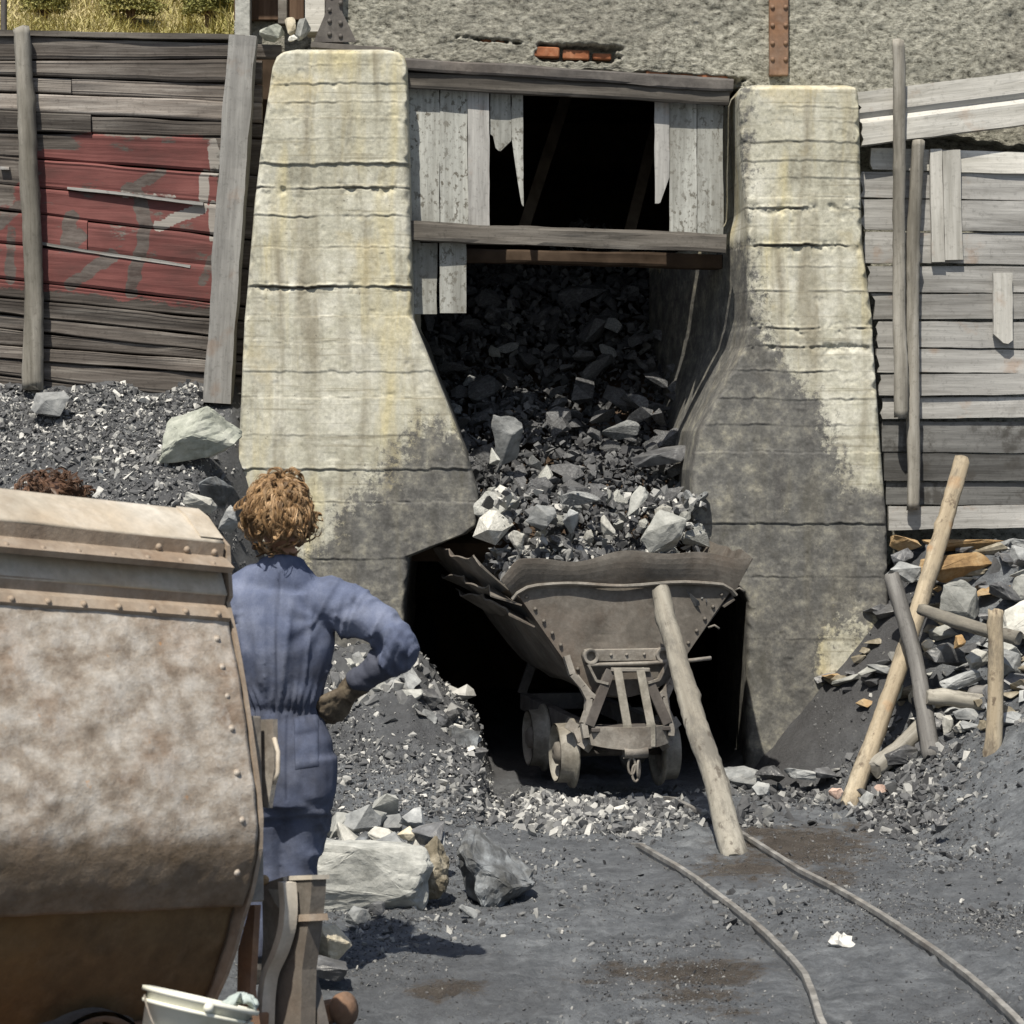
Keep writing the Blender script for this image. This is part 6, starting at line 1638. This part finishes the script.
def worker():
    Y0 = 7.74
    base = Vector((P(285, 980, Y0).x, Y0, 0))
    root = empty('person', base); tag(root, 'person in faded blue boiler suit seen from behind, gloved hand on hip, watching the chute', 'person')
    q = lambda px, py, dy=0.0: P(px, py, Y0+dy)-base        # dy > 0 is away from the camera
    hc = q(280, 516, .02)
    neck = q(282, 570, 0); chest = q(279, 610, .02); waist = q(281, 706, .03); hip = q(289, 765, .02)
    rs = q(334, 598, .0); re = q(408, 645, -.10); rw = q(349, 690, .02)
    ls = q(229, 600, .0); le = q(190, 668, -.10); lw = q(228, 705, .03)
    lk = q(265, 862, .05); rk = q(296, 866, .06); la = q(258, 965, .03); ra = q(300, 965, .03)
    s = .93
    # ---------- body (skin): one continuous figure
    def limbs(bm, k, hands=True):
        add_tube(bm, [hip-Vector((0, 0, .10)), hip, waist+Vector((0, 0, -.03)), waist+Vector((0, 0, .06)), chest-Vector((0, 0, .10)), chest, chest+Vector((0, -.01, .06)), neck-Vector((0, 0, .01)), neck+Vector((0, .012, .07))],
                 [(.09*k, .125*k), (.10*k, .145*k), (.09*k, .125*k), (.092*k, .13*k), (.105*k, .155*k), (.105*k, .165*k), (.085*k, .14*k), (.055*k, .06*k), (.052, .05)], 22)
        for (a, b0, c_) in ((rs, re, rw), (ls, le, lw)):
            b = b0+(a-b0)*.10+(c_-b0)*.10
            add_tube(bm, [a+(chest-a)*.35, a, a+(b-a)*.5, b, b+(c_-b)*.12, b+(c_-b)*.55, c_], [.06*k, .058*k, .047*k, .040*k, .041*k, .036*k, .027*k], 14)
        for (hx, kn, an) in ((-.075, lk, la), (.075, rk, ra)):
            h = hip+Vector((hx, 0, -.02))
            add_tube(bm, [h+Vector((0, 0, .05)), h-Vector((0, 0, .06)), h+(kn-h)*.5, kn, kn+(an-kn)*.3, kn+(an-kn)*.75, an], [(.085*k, .085*k), (.09*k, .088*k), .072*k, .055*k, .055*k, .042*k, .036*k], 16)
            add_tube(bm, [an-Vector((0, .04, .02)), an+Vector((0, .0, -.035)), an+Vector((0, .08, -.05)), an+Vector((0, .15, -.06))], [.032, .036, .034, .022], 12, (0, 0, 1))
    bm = bmesh.new(); limbs(bm, .78); g = head_tubes(bm, hc, s, radians(-12))
    hd = (q(322, 712, .0)-rw).normalized()
    hand_tubes(bm, rw, (-.55, .10, -.80), (-.6, .5, .3), (.65, -.72, -.25), .95, .9)
    hand_tubes(bm, lw, (.55, .2, -.75), (.5, .5, .3), (-.65, -.72, -.2), .95, .9)
    me = remesh(bm, .0062, 2); link('body', me, MAT['skin'], root); eyes(root, g, s)
    # ---------- gloves
    for (wp, dd, ac, bk_) in ((rw, (-.55, .10, -.80), (-.6, .5, .3), (.65, -.72, -.25)), (lw, (.55, .2, -.75), (.5, .5, .3), (-.65, -.72, -.2))):
        bm = bmesh.new(); hand_tubes(bm, wp, dd, ac, bk_, 1.16, .75, 1.18)
        d = Vector(dd).normalized(); e = (re if wp is rw else le)
        ax = (wp-e).normalized()
        add_tube(bm, [wp-ax*.055, wp-ax*.02, wp+d*.02], [.046, .040, .036], 14)
        m = remesh(bm, .0055, 1); V = co(m); V += nrm(m)*(.0022*fbm(V*60, 3, 2)+.0015*fbm(V*130, 2, 3))[:, None]; setco(m, V); link('glove', m, MAT['glove'], root)
    # ---------- boiler suit
    bm = bmesh.new()
    add_tube(bm, [hip-Vector((0, 0, .13)), hip-Vector((0, 0, .04)), hip+Vector((0, 0, .06)), waist-Vector((0, -.004, .045)), waist, waist+Vector((0, -.004, .045)), waist+Vector((0, -.008, .11)), chest-Vector((0, .008, .12)), chest-Vector((0, .008, .03)), chest+Vector((0, -.008, .055)), chest+Vector((0, -.002, .085)), neck-Vector((0, 0, .008)), neck+Vector((0, 0, .022))],
             [(.112, .135), (.12, .148), (.114, .142), (.105, .128), (.100, .122), (.112, .137), (.122, .158), (.125, .176), (.122, .186), (.105, .172), (.094, .158), (.078, .118), (.066, .076)], 26)
    add_tube(bm, [neck-Vector((0, 0, .02)), neck+Vector((0, .004, .022)), neck+Vector((0, .008, .034))], [(.074, .080), (.070, .076), (.068, .072)], 20)
    for (a, b, c_) in ((rs, re, rw), (ls, le, lw)):
        sg = 1 if a is rs else -1
        mid = a+(b-a)*.5
        add_tube(bm, [a+(chest-a)*.5, a+(chest-a)*.1+Vector((0, 0, -.01)), a+(b-a)*.22, mid, b+(a-b)*.16, b+(a-b)*.06+(c_-b)*.04, b+(a-b)*.02+(c_-b)*.09, b+(c_-b)*.2, b+(c_-b)*.5, c_-(c_-b)*.14], [.088, .087, .080, .070, .063, .060, .059, .060, .054, .043], 18)
        bmesh.ops.create_icosphere(bm, subdivisions=3, radius=.063, matrix=Matrix.Translation(b+(a-b)*.05+(c_-b)*.06))
    for (hx, kn, an) in ((-.066, lk, la), (.062, rk, ra)):
        h = hip+Vector((hx, 0, -.03))
        add_tube(bm, [h+Vector((0, 0, .06)), h-Vector((0, 0, .05)), h+(kn-h)*.45, h+(kn-h)*.85, kn, kn+(an-kn)*.3, kn+(an-kn)*.9], [(.108, .096), (.11, .098), .088, .074, .073, .070, .066], 18)
    me = remesh(bm, .0075, 4)
    V = co(me); N = nrm(me)
    d = np.zeros(len(V))
    x = V[:, 0]; y = V[:, 1]; z = V[:, 2]
    zw = waist.z
    # gathers at the elastic waist
    gth = np.exp(-((z-zw)/.075)**2)
    an = np.arctan2(x-waist.x, -(y-waist.y))
    rid = lambda p, s_: (1-np.abs(vnoise(p, s_)))**4
    d += gth*(.0035*np.sin(an*30+4*vnoise(np.stack([an*3, z*9, 0*z], 1), 2))+.006*rid(np.stack([an*6, z*5, 0*z], 1), 4))
    d += np.exp(-((z-zw)/.012)**2)*-.003
    # long soft folds fanning from waist to shoulders on the back
    bk2 = sstep(zw+.03, zw+.10, z)*(1-sstep(chest.z+.03, chest.z+.10, z))*(np.abs(x-chest.x) < .25)
    fx = (x-chest.x)/(1+.9*np.clip(z-zw, 0, .4)*1.3)
    fold = fbm(np.stack([fx*13, z*1.6+fx*3, 0*z], 1), 3, 6)
    d += bk2*(.009*fold+.019*rid(np.stack([fx*9+2, z*1.5+fx*4, 0*z], 1), 31)+.010*rid(np.stack([fx*17, z*2.5-fx*6, 0*z+4], 1), 33)-.006)*(1-.6*sstep(chest.z-.06, chest.z+.06, z))
    # diagonal drag lines from right armpit
    arm = rs+Vector((-.03, 0, -.06)); dx = x-arm.x; dz = z-arm.z
    rr = np.hypot(dx, dz); th = np.arctan2(dz, dx)
    d += .0030*np.sin(th*9+rr*14)*np.exp(-((rr-.10)/.06)**2)
    # rings of creases round the bent sleeves, bunching at the elbow
    def sleeve(a, b, c_):
        A = np.array(a[:]); B = np.array(b[:]); C = np.array(c_[:]); out = np.zeros(len(V))
        for (p0, p1, fr) in ((A, B, 1), (B, C, -1)):
            ax = (p1-p0); Ln = np.linalg.norm(ax); ax /= Ln
            t = ((V-p0)@ax); rad = np.linalg.norm((V-p0)-t[:, None]*ax, axis=1)
            m = (t > -.02) & (t < Ln+.03) & (rad < .105)
            w = m*sstep(0, .08, t)
            dist = np.abs(t-(Ln if fr == 1 else 0))
            nn = fbm(np.stack([t*30, V[:, 0]*9+V[:, 1]*7, V[:, 2]*9], 1), 3, 12)
            rg = rid(np.stack([t*16+V[:, 0]*8, V[:, 0]*7+V[:, 1]*7, V[:, 2]*7+t*6], 1), 13)
            out += w*(.005*nn+.015*(rg-.35))*(1.0+.9*np.exp(-(dist/.07)**2))*(.7 if fr == 1 else 1)
        return out
    d += sleeve(rs, re, rw)+sleeve(ls, le, lw)
    # legs: creases behind the knee and under the seat
    lg = 1-sstep(hip.z-.10, hip.z-.02, z)
    d += lg*.010*(rid(np.stack([x*6, y*6, z*11+x*9], 1), 15)-.35)*(1+.9*np.exp(-((z-.50)/.09)**2))
    d += .005*np.exp(-((z-(.555+.10*(x-hip.x)))/.012)**2)*lg-.007*np.exp(-((z-(.535+.10*(x-hip.x)))/.012)**2)*lg
    seat = np.exp(-((z-hip.z+.02)/.09)**2); d += seat*.006*fbm(np.stack([x*10, y*6, z*7], 1), 3, 19)
    # centre back seam, shoulder yoke seam, shoulder piping
    back = (y < chest.y+.02)
    sx = chest.x+.006+.02*(z-chest.z)
    seam = np.exp(-((x-sx)/.0038)**2)*back*sstep(zw+.01, zw+.03, z)*(1-sstep(neck.z-.01, neck.z, z))
    d += -.0035*seam+.002*np.exp(-((x-sx-.010)/.005)**2)*back*sstep(zw, zw+.02, z)
    yk = np.exp(-((z-(neck.z-.032-.10*np.abs(x-chest.x)))/.0035)**2)*back*(np.abs(x-chest.x) < .19)*0
    arms = np.abs((x-rs.x)*.86+(z-rs.z)*-.5+.012)
    armh = np.exp(-(arms/.006)**2)*(np.hypot(x-rs.x, z-rs.z) < .11)*(y < .1)
    d += armh*.004
    hip_seam = np.exp(-((x-hip.x-.0)/.004)**2)*back*(z < zw-.02)*(z > hip.z-.1); d -= .003*hip_seam
    V = V+N*d[:, None]; setco(me, V)
    dirt_shade = np.clip(.34+.6*(1-sstep(.42, .80, z))+.36*(1-sstep(zw+.02, zw+.26, z))+.35*np.exp(-((z-zw)/.06)**2), 0, .60)-.06*lg*np.exp(-((z-.42)/.1)**2)  # grime, plus the shade of the hollow lower back put into the colour
    dirt_shade = np.maximum(dirt_shade, 1.0*(1-sstep(.16, .24, np.linalg.norm(V-np.array(rw[:]), axis=1)))*(x > rw.x-.05))
    set_attr(me, 'dirt_shade', dirt_shade); set_attr(me, 'seam', np.clip(seam*.7+hip_seam*.6+armh*.35, 0, 1))
    link('boiler_suit', me, MAT['suit'], root)
    # back pocket patch with flap on the right hip
    rows = []
    for j in range(14):
        t = j/13; row = []
        for i in range(15):
            ss = i/14; px = 290+24*ss+2*t; py = 722+52*t-3*ss
            p = q(px, py, -.20)
            # drop the patch on to the suit surface
            row.append(p)
        rows.append(row)
    from mathutils.bvhtree import BVHTree
    bvh = BVHTree.FromPolygons([Vector(v) for v in V], [tuple(p.vertices) for p in me.polygons])
    pr = []
    for j, r_ in enumerate(rows):
        rr_ = []
        for i, p in enumerate(r_):
            h = bvh.ray_cast(p, Vector((0, 1, 0)))
            y_ = h[0].y if h[0] else p.y+.2
            lift = .006+(.004 if j < 4 else 0)
            if j in (0, 13) or i in (0, 14): lift = .001
            rr_.append(Vector((p.x, y_-lift, p.z)))
        pr.append(rr_)
    Vp, Fp = loft(pr); mp = mesh_from(Vp, Fp, True); set_attr(mp, 'dirt_shade', [.52]*len(mp.vertices)); set_attr(mp, 'seam', [0.5 if (k % 15 in (0, 14) or k//15 in (0, 4, 13)) else 0 for k in range(len(mp.vertices))])
    o = link('back_pocket', mp, MAT['suit'], root)
    # boots
    for a in (la, ra):
        bm = bmesh.new(); add_tube(bm, [a+Vector((0, 0, .14)), a+Vector((0, 0, .05)), a+Vector((0, -.005, -.01))], [.055, .052, .05], 14)
        add_tube(bm, [a-Vector((0, .06, .025)), a+Vector((0, -.01, -.02)), a+Vector((0, .09, -.035)), a+Vector((0, .17, -.04)), a+Vector((0, .19, -.045))], [.03, .048, .045, .038, .02], 14, (0, 0, 1))
        m = remesh(bm, .008, 2); V_ = co(m); V_[:, 2] = np.maximum(V_[:, 2], .004); setco(m, V_); link('boot', m, MAT['boot'], root)
    # ---------- hair
    hcc = hc+Vector((-.002, -.012, .012))
    hair_cap(root, hcc, .082, .098, .108, 'hair', 3)
    hair(root, hcc, .084, .100, .113, 520, 5, 'hair', .068, .7, kids=22, spread=.011)
    hair(root, hcc+Vector((.0, -.015, -.045)), .085, .088, .085, 150, 8, 'hair', .05, .9, -.7, kids=20)
    hair(root, hcc+Vector((.02, -.01, .05)), .055, .07, .08, 40, 11, 'hair', .05, 1.2, .3, -.3)
    hair(root, hcc, .088, .103, .117, 150, 21, 'hair', .07, 1.2, -.4, .6, 3, .014)
worker()

def second_person():
    Y0 = 7.7; base = Vector((P(50, 980, Y0).x, Y0, 0))
    root = empty('person', base); tag(root, 'person hidden behind the rounded skip with only dark curly hair and orange collar showing', 'person')
    q = lambda px, py, dy=0.0: P(px, py, Y0+dy)-base
    hc = q(52, 521, 0); neck = q(52, 580, 0); chest = neck-Vector((0, 0, .16)); hip = Vector((0, 0, .88)); waist = Vector((0, 0, 1.02))
    def torso(bm, k):
        add_tube(bm, [hip-Vector((0, 0, .1)), hip, waist, chest-Vector((0, 0, .08)), chest+Vector((0, 0, .06)), neck, neck+Vector((0, .01, .06))], [(.1*k, .14*k), (.105*k, .15*k), (.095*k, .135*k), (.11*k, .165*k), (.09*k, .15*k), (.055, .06), (.05, .05)], 20)
        for sx in (-1, 1):
            sh_ = chest+Vector((sx*.19, 0, .06)); el = sh_+Vector((sx*.06, -.03, -.29)); wr = el+Vector((-sx*.02, .12, -.21))
            add_tube(bm, [chest+Vector((sx*.1, 0, .06)), sh_, (sh_+el)/2, el, (el+wr)/2, wr], [.06*k, .06*k, .05*k, .042*k, .038*k, .03*k], 14)
            kn = Vector((sx*.1, .02, .48)); an = Vector((sx*.11, 0, .07))
            add_tube(bm, [hip+Vector((sx*.08, 0, .03)), hip+Vector((sx*.085, 0, -.1)), kn, an], [.09*k, .09*k, .058*k, .04*k], 14)
            add_tube(bm, [an-Vector((0, .05, .02)), an+Vector((0, .03, -.03)), an+Vector((0, .14, -.04))], [.035, .036, .022], 10, (0, 0, 1))
            if k < 1: hand_tubes(bm, wr, (0, .5, -.85), (-sx, .2, 0), (sx, -.3, 0), .95, .6)
    bm = bmesh.new(); torso(bm, .84); g = head_tubes(bm, hc, .95, radians(20)); me = remesh(bm, .0065, 2); link('body', me, MAT['skin'], root); eyes(root, g, .95)
    bm = bmesh.new(); torso(bm, 1.12); me = remesh(bm, .011, 3); V = co(me); keep = V[:, 2] < neck.z+.01
    V += nrm(me)*(.006*fbm(V*12, 3, 5))[:, None]; V[:, 2] = np.minimum(V[:, 2], neck.z+.012); setco(me, V); set_attr(me, 'dirt_shade', np.full(len(V), .3)); link('work_clothes', me, MAT['suit2'], root)
    bm = bmesh.new(); add_ring(bm, neck+Vector((.0, -.006, .07)), (0, .15, 1), [(.062, -.03), (.07, 0), (.064, .022), (.056, .022), (.054, -.03)], 26); link('collar', bm_mesh(bm, True), MAT['orange'], root)
    hair_cap(root, hc+Vector((0, -.01, .015)), .112, .118, .122, 'hair_dark', 6)
    hair(root, hc+Vector((0, -.01, .015)), .118, .120, .126, 420, 9, 'hair_dark', .05, 2.2, -.3, .3, 12, .008)
second_person()
# every wall, column, lintel, beam and so on is a thing of its own
for o in list(sc.objects):
    if o.parent is None and o.get('category') and 'kind' not in o: o['kind'] = 'thing'
# ================================================================== CAMERA AND LIGHT
cam = bpy.data.cameras.new('camera'); co_ = bpy.data.objects.new('camera', cam); COL.objects.link(co_)
cam.sensor_width = 36; cam.lens = F/1024*36; cam.shift_y = -(512-HY)/1024*1.0
cam.clip_start = .1; cam.clip_end = 300
co_.location = (0, 0, H); co_.rotation_euler = (radians(90), 0, 0)
cam.dof.use_dof = True; cam.dof.focus_distance = 11.5; cam.dof.aperture_fstop = 11
sc.camera = co_
SUN = Vector((-.16, -.48, .85)).normalized()
sl = bpy.data.lights.new('sun', 'SUN'); sl.energy = 4.8; sl.angle = radians(.55); sl.color = (1, .935, .81)
so2 = bpy.data.objects.new('sun', sl); COL.objects.link(so2); so2.rotation_euler = SUN.to_track_quat('Z', 'Y').to_euler()
so2.location = SUN*30
w = bpy.data.worlds.new('World'); sc.world = w; w.use_nodes = True
nt = w.node_tree; bg = nt.nodes['Background']; sky = nt.nodes.new('ShaderNodeTexSky'); sky.sky_type = 'NISHITA'; sky.sun_disc = False
sky.sun_elevation = math.asin(SUN.z); sky.sun_rotation = math.atan2(SUN.x, SUN.y); sky.air_density = 1.2; sky.dust_density = 2.0
nt.links.new(sky.outputs[0], bg.inputs[0]); bg.inputs[1].default_value = .072
sc.view_settings.view_transform = 'Standard'; sc.view_settings.look = 'None'; sc.view_settings.gamma = 1; sc.view_settings.exposure = .3
sc.cycles.use_denoising = True
